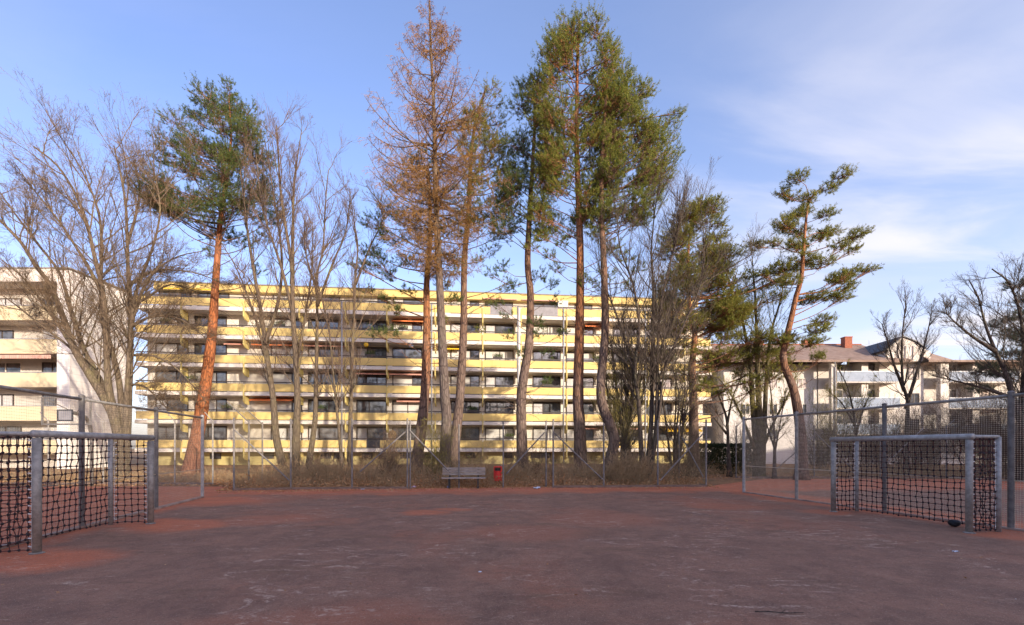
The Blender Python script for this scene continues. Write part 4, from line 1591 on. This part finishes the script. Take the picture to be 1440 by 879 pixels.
# --- pine behind the multi stem tree, drooping boughs
pd = silhouette_pads([(280, 976, 996), (305, 962, 1010), (340, 940, 1022), (380, 928, 1030), (420, 920, 1036), (465, 930, 1036)], 84, rg, 17)
pd += pads_of([(1060, 400, 18), (1085, 385, 16), (1102, 390, 16), (1075, 425, 17), (1050, 440, 18), (985, 500, 20), (1010, 512, 21), (1040, 490, 20), (1066, 500, 21), (1092, 488, 18), (1060, 522, 18), (1018, 480, 18),
               (1100, 512, 16), (970, 480, 18), (1035, 465, 18), (1000, 535, 16), (1045, 540, 14), (960, 520, 16), (985, 548, 13), (1030, 420, 18), (1085, 530, 17), (940, 500, 16), (930, 440, 16), (945, 400, 16), (1000, 400, 17), (1010, 430, 18), (990, 460, 18), (950, 470, 16), (1075, 475, 17), (1110, 495, 16), (1055, 480, 18), (1025, 505, 17), (1070, 545, 14), (1020, 550, 14), (1040, 395, 14), (1115, 385, 12), (1030, 445, 17)], 13, 30, 10)
pine('pine_tree', 'broad olive pine with low drooping boughs behind the multi stem tree', [(976, 671), (975, 563), (973, 518), (977, 468), (970, 438), (968, 381), (969, 336), (976, 305), (984, 288)], 27, (17, 1), pd,
     M['bark_pine'], M['needle_olive'], 17, dead=10, flat=.3, upturn=.3, shoots=44, sparse=1.5)
# --- lone crooked pine
pd = pads_of([(1107, 264, 13), (1098, 272, 10), (1118, 275, 10), (1166, 262, 12), (1155, 275, 12), (1140, 288, 13), (1125, 292, 12), (1092, 324, 15), (1075, 336, 13), (1108, 318, 14), (1085, 345, 10), (1127, 367, 17), (1105, 376, 15), (1148, 375, 14),
              (1192, 340, 14), (1178, 322, 14), (1160, 330, 13), (1200, 350, 9), (1212, 377, 14), (1226, 378, 9), (1196, 382, 13), (1173, 398, 16), (1192, 405, 12), (1154, 419, 16), (1180, 420, 13), (1136, 422, 12), (1100, 402, 15), (1082, 380, 10),
              (1115, 475, 20), (1135, 470, 15), (1095, 480, 15), (1150, 456, 14), (1128, 488, 14), (1138, 318, 14), (1118, 305, 12), (1150, 312, 12), (1160, 500, 10), (1170, 352, 12), (1135, 340, 13), (1110, 350, 12)], 12, 26, 11)
pine('pine_tree', 'lone crooked pine with layered flat foliage pads and bent reddish trunk', [(1127, 674), (1127, 640), (1125, 599), (1116, 548), (1103, 515), (1101, 500), (1106, 475), (1113, 446), (1120, 415), (1127, 390), (1131, 336), (1134, 305), (1138, 280), (1150, 268)], 25, (16, 2), pd,
     M['bark_pine'], M['needle_olive'], 18, dead=10, flat=.26, shoots=58, upturn=.3, sparse=1.5)
# --- conifer at the edge, behind the bare tree
pd = pads_of([(1432, 482, 15), (1412, 520, 14), (1436, 512, 15), (1395, 528, 12), (1424, 448, 13), (1442, 430, 13), (1455, 470, 18), (1460, 520, 18), (1450, 395, 13), (1470, 440, 18), (1445, 550, 14), (1475, 500, 18), (1420, 505, 12), (1465, 360, 12), (1405, 500, 12), (1415, 470, 12), (1385, 515, 11), (1400, 545, 12), (1428, 425, 11), (1435, 400, 11), (1410, 455, 10)], 14, 25, 12)
pine('pine_tree', 'grey green conifer partly hidden behind the dark bare tree beyond the tall mesh fence', [(1462, 672), (1460, 560), (1462, 450), (1466, 350), (1466, 330)], 26, (16, 3), pd, M['bark_pine_grey'], M['needle_blue'], 19, dead=8, flat=.35, upturn=.2, sparse=1.8)


# --- larch
def larch():
    rng = np.random.default_rng(31)
    d = 24.0
    px = [(624, 676), (628, 589), (626, 563), (621, 461), (617, 370), (613, 280), (610, 150), (606, 70), (604, 2)]
    base = W(624, 0, d) * [1, 1, 0]
    t = thing('larch_tree', 'tall leafless larch with orange brown hanging twigs, highest at its pointed top', 'tree', base)
    S = stem3(px, d, rng, .25)
    S[0][2] = -.05
    sx = d / F
    trunk_mesh([S], [(17 * sx / 2, 2 * sx / 2)], M['bark_larch'], t, base, .35)
    c = MB()
    prof_y = np.array([5, 40, 90, 140, 200, 250, 300, 345, 400])
    prof_w = np.array([8, 28, 46, 62, 84, 92, 92, 82, 30])
    n_ = 210
    py = 26 + 366 * np.sort(rng.uniform(0, 1, n_)) ** .72
    zz = EYE + (HZ - py) * sx
    k = np.clip(np.searchsorted(S[:, 2], zz), 1, len(S) - 1)
    st = S[k]
    hw = np.interp(py, prof_y, prof_w) * sx * rng.uniform(.6, 1.1, n_)
    az = rng.uniform(0, 6.283, n_)
    dr = np.stack([np.cos(az), np.sin(az), np.interp(py, [0, 200, 400], [.7, .15, -.1])], 1)
    ln = hw * 1.2
    K = 9
    D = nrm(dr)
    P = [st]
    for q in range(K):
        D = nrm(D + rng.normal(0, .06, D.shape) + np.array([0, 0, -.03 if q < 3 else .16]))
        P.append(P[-1] + D * (ln / K)[:, None])
    P1 = np.stack(P, 1)
    R1 = np.maximum((.007 + .0085 * ln)[:, None] * (1 - .75 * np.arange(K + 1) / K)[None], .006)
    emit(c, P1, R1, 5, 1)
    st, dr, l2, r = spawn(P1, R1, ln, 22, .10, 1.0, (.5, 1.2), (.14, .34), .5, rng, flat=.5)
    l2 = np.maximum(l2, .25)
    P2, R2 = grow(st, dr, l2, np.minimum(r, .0075), 5, .12, -.08, rng, .6)
    emit(c, P2, R2, 3, 0)
    st, dr, l3, r = spawn(P2, R2, l2, 6, .15, 1.0, (.4, 1.1), (.3, .7), .8, rng, up=-.55)
    l3 = np.clip(l3, .12, .6)
    P3, R3 = grow(st, dr, l3, np.full(len(l3), .0048), 3, .15, -.22, rng, .7)
    emit(c, P3, R3, 3, 0)
    kk = rng.integers(0, len(P3), 26000)
    kk = kk[:26000]
    leaf_quads(c, P3[kk, rng.integers(0, 4, 26000)] + rng.normal(0, .012, (26000, 3)), .018, .011, rng, 0)
    c.build('crown', [M['twig_larch'], M['bark_larch']], t, origin=base)


larch()

# --- big bare tree on the left
bare_tree('bare_tree', 'wide many stemmed bare tree in front of the white end wall', [
    [(170, 677), (170, 640), (164, 600), (150, 565), (106, 494), (92, 455), (71, 402), (50, 366), (30, 325), (0, 284), (-30, 240)],
    [(150, 565), (134, 522), (118, 491), (98, 430), (84, 380), (52, 325), (15, 262), (-10, 215)],
    [(170, 640), (164, 590), (153, 547), (149, 473), (145, 414), (133, 350), (122, 290), (105, 235), (80, 185), (48, 152)],
    [(172, 640), (172, 590), (166, 529), (146, 450), (142, 400), (143, 340), (140, 280), (125, 220), (100, 160)],
    [(173, 677), (175, 640), (179, 590), (184, 458), (180, 370), (179, 325), (177, 263), (171, 210), (160, 150)],
    [(176, 620), (178, 560), (186, 440), (196, 395), (213, 340), (225, 270), (218, 205), (205, 160)],
    [(160, 590), (140, 530), (100, 490), (55, 455), (10, 420), (-30, 395)],
    [(183, 470), (192, 430), (215, 380), (250, 350), (285, 340)],
    [(145, 414), (120, 360), (85, 290), (45, 225), (20, 180)],
    [(179, 325), (190, 280), (196, 230), (188, 175)],
    [(106, 494), (70, 440), (30, 385), (-15, 340)],
    [(182, 430), (205, 420), (240, 400), (275, 410)], [(184, 460), (215, 445), (255, 450), (295, 480)], [(183, 500), (215, 500), (250, 520), (290, 565)], [(181, 540), (205, 545), (235, 575)], [(182, 400), (220, 375), (270, 378), (310, 395)],
], 24, [(18, 2), (9, 1.5), (13, 2), (11, 1.5), (15, 1.5), (9, 1.2), (7, 1.2), (6, 1), (6, 1), (5, 1), (6, 1), (5, 1), (5, 1), (4, 1), (4, 1), (5, 1)], M['bark_bare'], M['twig_red'], 41, 22, 9, 6, lf1=(.20, .42), t0=.2, up=.015, ang=(.4, 1.05), d_tops=[23, 26, 22.5, 25.5, 24, 23, 25.5, 23, 22, 25.5, 22.5, 26, 23, 25, 23, 25], n4=2, sq=.78, lmax=4.0)
# --- thin bare trees between the orange pine and the larch
GR = 'thin bare trees between the orange pine and the larch'
thin = [
    ('slim bare tree leaning away from the orange pine, its base at the long diagonal brace', [[(404, 677), (389, 618), (384, 560), (373, 484), (367, 438), (358, 385), (350, 330), (343, 266), (338, 215)], [(380, 530), (360, 450), (335, 380), (310, 330)], [(373, 484), (392, 420), (396, 350), (384, 250), (372, 165)]], 24.5, [(13, 1.5), (5, 1), (6, 1)], 51),
    ('tallest of the slim bare trees, straight grey trunk with steep upright branches', [[(415, 677), (417, 600), (418, 552), (412, 438), (410, 372), (401, 302), (394, 240), (389, 143)], [(411, 400), (412, 302), (414, 231), (424, 152)], [(412, 440), (395, 370), (370, 280), (360, 190)], [(416, 520), (430, 440), (438, 380), (440, 300)]], 24, [(13, 1.5), (7, 1), (6, 1), (5, 1)], 52),
    ('slim bare tree with twisting upper branches, second from the larch', [[(431, 675), (442, 600), (444, 563), (446, 438), (445, 390), (454, 344), (457, 284), (460, 235), (462, 215)], [(446, 430), (470, 360), (485, 320), (492, 265)], [(446, 410), (430, 350), (428, 290)]], 25, [(10, 1.2), (5, 1), (4, 1)], 53),
    ('very thin bare sapling leaning over towards the slim grey trees', [[(483, 676), (476, 600), (470, 541), (462, 461), (451, 415), (440, 370), (432, 330)]], 24.3, [(6, 1)], 54),
    ('slim bare tree standing closest to the larch, dark straight trunk', [[(491, 676), (493, 586), (495, 506), (500, 390), (503, 337), (496, 288), (492, 250)], [(500, 400), (520, 340), (540, 285), (515, 240)]], 25, [(9, 1), (4, .8)], 55),
]
for lab, st, d, w, sd in thin:
    bare_tree('bare_tree', lab, st, d, w, M['bark_bare'], M['twig_brown'], sd, 22, 8, 5, lf1=(.15, .34), t0=.25, up=.05, ang=(.4, 1.0), lmax=2.8, group=GR)
# --- multi stem tree at the end of the rear fence
bare_tree('bare_tree', 'dark bare tree of several slim stems fanning out at the end of the rear fence', [
    [(905, 678), (901, 620), (898, 563), (893, 518), (899, 461), (890, 400), (872, 340), (868, 290)],
    [(908, 678), (914, 620), (917, 563), (917, 506), (919, 415), (916, 350), (920, 290), (925, 250)],
    [(911, 678), (921, 620), (924, 563), (926, 461), (935, 400), (948, 340), (958, 290), (962, 245)],
    [(909, 678), (916, 600), (922, 520), (945, 450), (980, 405), (1030, 370), (1060, 350)],
    [(905, 678), (900, 590), (890, 520), (870, 450), (850, 400), (838, 350)],
    [(912, 678), (926, 590), (935, 520), (960, 460), (985, 400), (990, 330), (985, 270)],
], 23, [(9, 1.2), (10, 1.2), (9, 1.2), (7, 1), (7, 1), (6, 1)], M['bark_dark'], M['twig_dark'], 61, 30, 9, 5, lf1=(.15, .32), t0=.28, up=.06, d_tops=[22, 24, 22.5, 23.5, 24, 22], lmax=3.6)
# --- bushy thin trees around it
for lab, px, d, hgt, sd, tw in (
        ('twiggy olive brown sapling clump just left of the multi stem tree', 872, 24.5, 480, 62, 'twig_olive'), ('twiggy sapling clump between the bent pine foot and the multi stem tree', 884, 26, 455, 63, 'twig_dark'),
        ('twiggy dark sapling clump between the multi stem tree and the fence end', 948, 25.5, 500, 64, 'twig_dark')):
    sp = []
    g = np.random.default_rng(sd)
    for q in range(7):
        a = g.uniform(-1, 1)
        top = hgt + abs(a) * 40 + g.uniform(-15, 15)
        sp.append([(px + a * 3, HZ + 1120 / d), (px + a * 12, 620), (px + a * 22 + g.uniform(-6, 6), 560), (px + a * 36 + g.uniform(-8, 8), top)])
    bare_tree('bare_sapling', lab, sp, d, [(5, .9)] * 7, M['bark_dark'], M[tw], sd, 15, 7, 4, lf1=(.2, .42), t0=.15, up=.05, lmax=2.0, flare=0, buds=400)
# --- mossy bare tree in front of the tiled house
bare_tree('bare_tree', 'stout mossy bare tree with forked trunk before the white boarded wall', [
    [(1066, 671), (1063, 620), (1058, 564), (1056, 525), (1046, 460), (1030, 410), (1018, 370)],
    [(1068, 671), (1068, 600), (1066, 540), (1064, 470), (1062, 420), (1058, 360)],
    [(1070, 671), (1075, 590), (1078, 530), (1084, 470), (1098, 420), (1104, 370)],
    [(1064, 640), (1045, 590), (1025, 550), (1008, 530)], [(1068, 640), (1090, 590), (1106, 560), (1118, 530)]],
    27, [(13, 1.2), (15, 1.2), (11, 1.2), (6, 1), (6, 1)], M['bark_moss'], M['twig_olive'], 71, 17, 7, 5, lf1=(.16, .34), t0=.35, up=.09, ang=(.35, .85), lmax=3.2, buds=2600)
bare_tree('bare_tree', 'small bare tree with pale pruned trunk beside the dark hedge', [
    [(1026, 671), (1024, 630), (1022, 590), (1012, 560), (1000, 530), (985, 505)], [(1022, 600), (1030, 560), (1042, 530), (1048, 500)], [(1022, 610), (1006, 590), (992, 570)]],
    27.5, [(7, 1.2), (4, 1), (4, 1)], M['bark_dark'], M['twig_brown'], 72, 12, 6, 4, lf1=(.2, .4), t0=.35, lmax=2.2)
bare_tree('bare_sapling', 'thin upright bare sapling between the mossy tree and the crooked pine', [
    [(1089, 673), (1089, 620), (1086, 570), (1080, 520)], [(1089, 640), (1098, 590), (1106, 545)], [(1089, 630), (1076, 590), (1066, 560)]],
    26, [(6, 1), (3, .8), (3, .8)], M['bark_dark'], M['twig_olive'], 73, 12, 6, 4, lf1=(.2, .4), t0=.25, lmax=1.8, buds=300)
# --- bare trees before the tiled house and at the picture's edge
bare_tree('bare_tree', 'small dark bare tree standing before the gable of the tiled house', [
    [(1274, 668), (1275, 620), (1276, 562), (1270, 544), (1268, 500), (1270, 460), (1274, 430)], [(1274, 575), (1284, 540), (1296, 500), (1305, 465), (1310, 440)], [(1272, 550), (1258, 515), (1248, 480), (1240, 455)]],
    29, [(9, 1.2), (6, 1), (5, 1)], M['bark_dark'], M['twig_dark'], 81, 22, 8, 5, lf1=(.18, .36), t0=.42, up=.06, lmax=2.6)
bare_tree('bare_tree', 'dark bare tree with spreading crooked branches behind the tall mesh fence post', [
    [(1438, 677), (1436, 600), (1425, 560), (1412, 520), (1400, 494), (1386, 458), (1376, 420), (1362, 392)],
    [(1438, 677), (1436, 590), (1440, 520), (1436, 450), (1420, 400), (1395, 375)],
    [(1438, 677), (1440, 580), (1446, 500), (1460, 420), (1450, 370)],
    [(1400, 494), (1370, 475), (1345, 455), (1330, 440)], [(1425, 560), (1380, 545), (1340, 535), (1310, 528)]],
    24, [(14, 1.2), (13, 1.5), (12, 1.5), (6, 1), (6, 1)], M['bark_dark'], M['twig_dark'], 82, 26, 9, 5, lf1=(.16, .34), t0=.3, up=.04, ang=(.5, 1.1), lmax=3.4)
bare_tree('bare_tree', 'thin bare tree between the crooked pine and the tiled house balconies', [
    [(1205, 667), (1204, 620), (1200, 580), (1192, 545), (1180, 520)], [(1204, 610), (1214, 575), (1226, 550)], [(1203, 600), (1186, 570), (1172, 555)]],
    30, [(6, 1), (4, .8), (4, .8)], M['bark_dark'], M['twig_olive'], 83, 13, 6, 5, lf1=(.2, .4), t0=.3, lmax=2.4, buds=500)


# --- shrubs behind the tall fence and hedge
def shrub(label, px, d, wpx, hpy, seed, m_tw, n=60, cat='shrub', buds=0, group=None):
    rng = np.random.default_rng(seed)
    base = W(px, 0, d) * [1, 1, 0]
    t = thing('bare_shrub', label, cat, base, group=group)
    c = MB()
    hw = wpx / F * d / 2
    hh = EYE + (HZ - hpy) / F * d
    st = base + np.stack([rng.uniform(-.45, .45, n) * hw, rng.uniform(-.45, .45, n) * min(hw, 1.5), np.zeros(n)], 1)
    dr = np.stack([rng.normal(0, .30, n) * min(hw / hh * 1.8, 2.2), rng.normal(0, .4, n), np.ones(n)], 1)
    ln = hh * rng.uniform(.55, 1.05, n)
    P1, R1 = grow(st, dr, ln, np.full(n, .012), 7, .09, .02, rng, .3)
    emit(c, P1, R1, 4, 0)
    st, dr, l2, r = spawn(P1, R1, ln, 10, .15, 1, (.3, .9), (.2, .45), .7, rng, up=.1)
    P2, R2 = grow(st, dr, l2, r, 4, .14, .03, rng, .5)
    emit(c, P2, R2, 3, 0)
    st, dr, l3, r = spawn(P2, R2, l2, 4, .2, 1, (.3, .9), (.35, .7), .8, rng)
    P3, R3 = grow(st, dr, l3, np.minimum(r, .005), 2, .15, .02, rng, .7)
    emit(c, P3, R3, 3, 0)
    mats = [m_tw]
    if buds:
        k = rng.choice(P3.shape[0], buds)
        leaf_quads(c, P3[k, rng.integers(0, 3, buds)] + rng.normal(0, .03, (buds, 3)), .035, .02, rng, 1)
        mats.append(M['leaf_bud'])
    c.build('branch_mass', mats, t, origin=base)


SG = 'bare shrubs beyond the fences'
for i, a in enumerate((
        ('dense bare shrub against the rear fence, next to the multi stem tree', 893, 22.0, 60, 632, 101, M['brush'], 80, 'shrub', 0, SG),
        ('pale dead shrub behind the rear fence between bent pine and multi stem tree', 868, 21.9, 60, 640, 102, M['brush'], 70, 'shrub', 0, SG),
        ('low dead shrub behind the fence, right beside the bin', 726, 22.4, 50, 646, 103, M['brush'], 60, 'shrub', 0, SG),
        ('loose thin shrub rising behind the middle fence post with two braces', 548, 22.5, 46, 600, 104, M['twig_brown'], 26, 'shrub', 0, SG),
        ('thin shrub with yellow green buds behind the bench', 614, 23.2, 60, 592, 105, M['twig_olive'], 26, 'shrub', 420, SG),
        ('low bare shrub in the corner behind the crossing braces', 968, 24.0, 56, 628, 106, M['twig_brown'], 55, 'shrub', 0, SG),
        ('wide brown thicket behind the tall mesh fence, below the gable', 1285, 31.0, 130, 560, 107, M['twig_brown'], 170, 'shrub', 0, SG),
        ('brown thicket below the dark bare tree behind the tall mesh fence', 1395, 29.0, 150, 535, 108, M['twig_brown'], 220, 'shrub', 0, SG),
        ('yellowish budding shrub at the corner pier of the tiled house', 1168, 33.0, 80, 545, 109, M['twig_olive'], 60, 'shrub', 800, SG),
        ('bare shrub before the white boarded wall, beside the crooked pine', 1148, 31.0, 70, 585, 110, M['twig_dark'], 60, 'shrub', 200, SG),
        ('bare shrub between hedge and mossy tree', 1044, 31.0, 50, 590, 111, M['twig_dark'], 50, 'shrub', 0, SG),
        ('bare shrub with thin upright twigs left of the double fence post', 745, 24.0, 44, 622, 112, M['twig_brown'], 30, 'shrub', 0, SG),
        ('low bare shrub at the foot of the slim bare trees', 455, 22.0, 90, 640, 113, M['brush'], 70, 'shrub', 0, SG),
        ('brown thicket past the fence edge, nearest beside the tall dark post', 1455, 24.0, 110, 575, 114, M['twig_brown'], 90, 'shrub', 0, SG),
        ('brown thicket between crooked pine and gable, in front of the balconies', 1222, 32.0, 110, 575, 115, M['twig_brown'], 90, 'shrub', 0, SG),
)):
    shrub(*a)

hd = thing('hedge', 'clipped dark green hedge beside the end of the yellow block', 'hedge', (14.0, 31.0, 0))
b = MB()
rng = np.random.default_rng(5)
n_ = 16000
p = rng.uniform([-1.9, -.7, 0], [2.1, .7, 1.95], (n_, 3))
side = rng.integers(0, 3, n_)
p[side == 0, 1] = -.7 + rng.normal(0, .05, (side == 0).sum())
p[side == 1, 2] = 1.95 + rng.normal(0, .05, (side == 1).sum())
leaf_quads(b, p, .05, .032, rng)
b.build('foliage', M['hedge'], hd)
b = MB()
for x in np.linspace(-1.7, 1.9, 9):
    b.tube([(x, 0, 0), (x + .05, .03, .9), (x, 0, 1.8)], [.03, .02, .01], 5)
b.build('stem', M['bark_dark'], hd)

# ------------------------------------------------------------------ flower boxes on the yellow block
def yb_world(x, y, z):
    return Vector((-36.6 + x * math.cos(YA) - y * math.sin(YA), 44.2 + x * math.sin(YA) + y * math.cos(YA), z))


rng = np.random.default_rng(91)
fb0 = thing('flower_box', 'brown box of green plants on a balcony parapet of the yellow block', 'flower box', (0, 0, 0), YA, 'flower boxes on the yellow balconies')
b = MB()
b.box(-.5, .5, -.09, .09, 0, .17)
b.build('planter', M['rail'], fb0)
b = MB()
n_ = 420
p = rng.normal(0, 1, (n_, 3)) * [.30, .07, .12] + [0, 0, .26]
p[:, 0] = np.clip(p[:, 0], -.5, .5)
leaf_quads(b, p, .05, .03, rng, 0)
b.build('foliage', M['needle_dark'], fb0)
for i, (px, k) in enumerate(((268, 2), (318, 1), (392, 4), (452, 1), (520, 3), (566, 4), (664, 1), (700, 3), (716, 0), (770, 2), (790, 4), (842, 3), (880, 1), (232, 4))):
    o_ = fb0 if i == 0 else fb0.copy()
    if i:
        COL.objects.link(o_)
        for ch in list(fb0.children):
            copy_to(ch, o_)
    o_.location = yb_world(lx(px), .16, FL[k] + 1.225)

# ------------------------------------------------------------------ undergrowth and leaf litter (stuff)
rng = np.random.default_rng(77)


def scatter(n, x0, x1, y0, y1):
    return np.stack([rng.uniform(x0, x1, n), rng.uniform(y0, y1, n), np.zeros(n)], 1)


def fence_y(x):
    return np.interp(x, [-12, -11.3, -4.4, 1.6, 9], [18.3, 18.7, 19.7, 20.6, 20.8])


def brush(N, x0, x1, dy0, dy1, h0, h1, mat_, name, lean=.35, base_y=None):
    st = scatter(N, x0, x1, 0, 1)
    st[:, 1] = (fence_y(st[:, 0]) if base_y is None else base_y) + dy0 + st[:, 1] * (dy1 - dy0)
    clump = .55 + .45 * np.sin(st[:, 0] * 1.7 + np.sin(st[:, 1] * 1.3) * 2) * np.cos(st[:, 1] * .9 + st[:, 0] * .37)
    ln = rng.uniform(h0, h1, N) * (.45 + .65 * clump)
    dr = np.stack([rng.normal(0, lean, N), rng.normal(0, lean, N), np.ones(N)], 1)
    c = MB()
    P1, R1 = grow(st, dr, ln, np.full(N, .0055), 4, .18, -.05, rng, .5)
    emit(c, P1, R1, 3, 0)
    s2, d2, l2, r2 = spawn(P1, R1, ln, 5, .2, 1, (.3, 1.0), (.2, .5), .8, rng)
    P2, R2 = grow(s2, d2, l2, np.minimum(r2, .0045), 2, .2, -.05, rng, .7)
    emit(c, P2, R2, 3, 0)
    k = rng.integers(0, len(P2), N * 2)
    leaf_quads(c, P2[k, rng.integers(0, 3, N * 2)], .028, .016, rng, 1)
    o = c.build(name, [mat_, M['leaf_dead']])
    tag(o, kind='stuff')


brush(4300, -11.8, 9.0, 1.3, 8.0, .6, 1.6, M['brush'], 'undergrowth')
brush(1500, -27, -12.6, .5, 5.0, .35, .8, M['brush'], 'undergrowth', base_y=21.8)
brush(2600, 9.2, 40, .5, 7.0, .4, 1.0, M['brush'], 'undergrowth', base_y=26.5)

c = MB()
brush(900, -11.8, 9.0, .25, 1.6, .2, .6, M['brush'], 'undergrowth')
brush(170, -11.8, 9.0, .8, 6.0, 1.6, 3.6, M['twig_brown'], 'undergrowth', .12)

c = MB()
n_ = 40000
p = scatter(n_, -12, 9.2, 0, 1)
p[:, 1] = fence_y(p[:, 0]) + .12 + 9 * p[:, 1] ** 1.6
p[:, 2] = .005 + np.clip(rng.exponential(.11, n_), 0, .6) * np.clip((p[:, 1] - fence_y(p[:, 0]) - .1) / .8, .1, 1)
leaf_quads(c, p, .05, .034, rng, 0)
n_ = 14000
p = scatter(n_, -30, -12.3, 20.75, 30)
p[:, 2] = rng.uniform(.005, .06, n_)
leaf_quads(c, p, .055, .035, rng, 0, True)
n_ = 9000
p = scatter(n_, 9.5, 34, 25.9, 33)
p[:, 2] = rng.uniform(.005, .05, n_)
leaf_quads(c, p, .05, .032, rng, 0, True)
n_ = 2400                                            # blown on to the court edge
p = scatter(n_, -11.5, 9.2, 0, 1)
p[:, 1] = fence_y(p[:, 0]) - .05 - 1.1 * p[:, 1] ** 2.2
p[:, 2] = .014
leaf_quads(c, p, .035, .022, rng, 0, True)
n_ = 160
p = scatter(n_, -9, 10, 3, 17)
p[:, 2] = .012
leaf_quads(c, p, .022, .012, rng, 0, True)
tag(c.build('leaf_litter', M['leaf_dead']), kind='stuff')
c = MB()                                             # pale grit and crumbs strewn on the court
n_ = 2600
p = scatter(n_, -9, 10.5, 2.6, 16)
p[:, 1] = 2.6 + 13.4 * rng.uniform(0, 1, n_) ** 1.5
sz = rng.uniform(.0012, .0036, n_) * (1 + 1.4 * (rng.uniform(0, 1, n_) > .985))
p[:, 2] = .006
q = p.copy()
q[:, 2] += sz * .8
c.segs(p, q, sz, sz * .6, 5)
tag(c.build('gravel', M['grit']), kind='stuff')
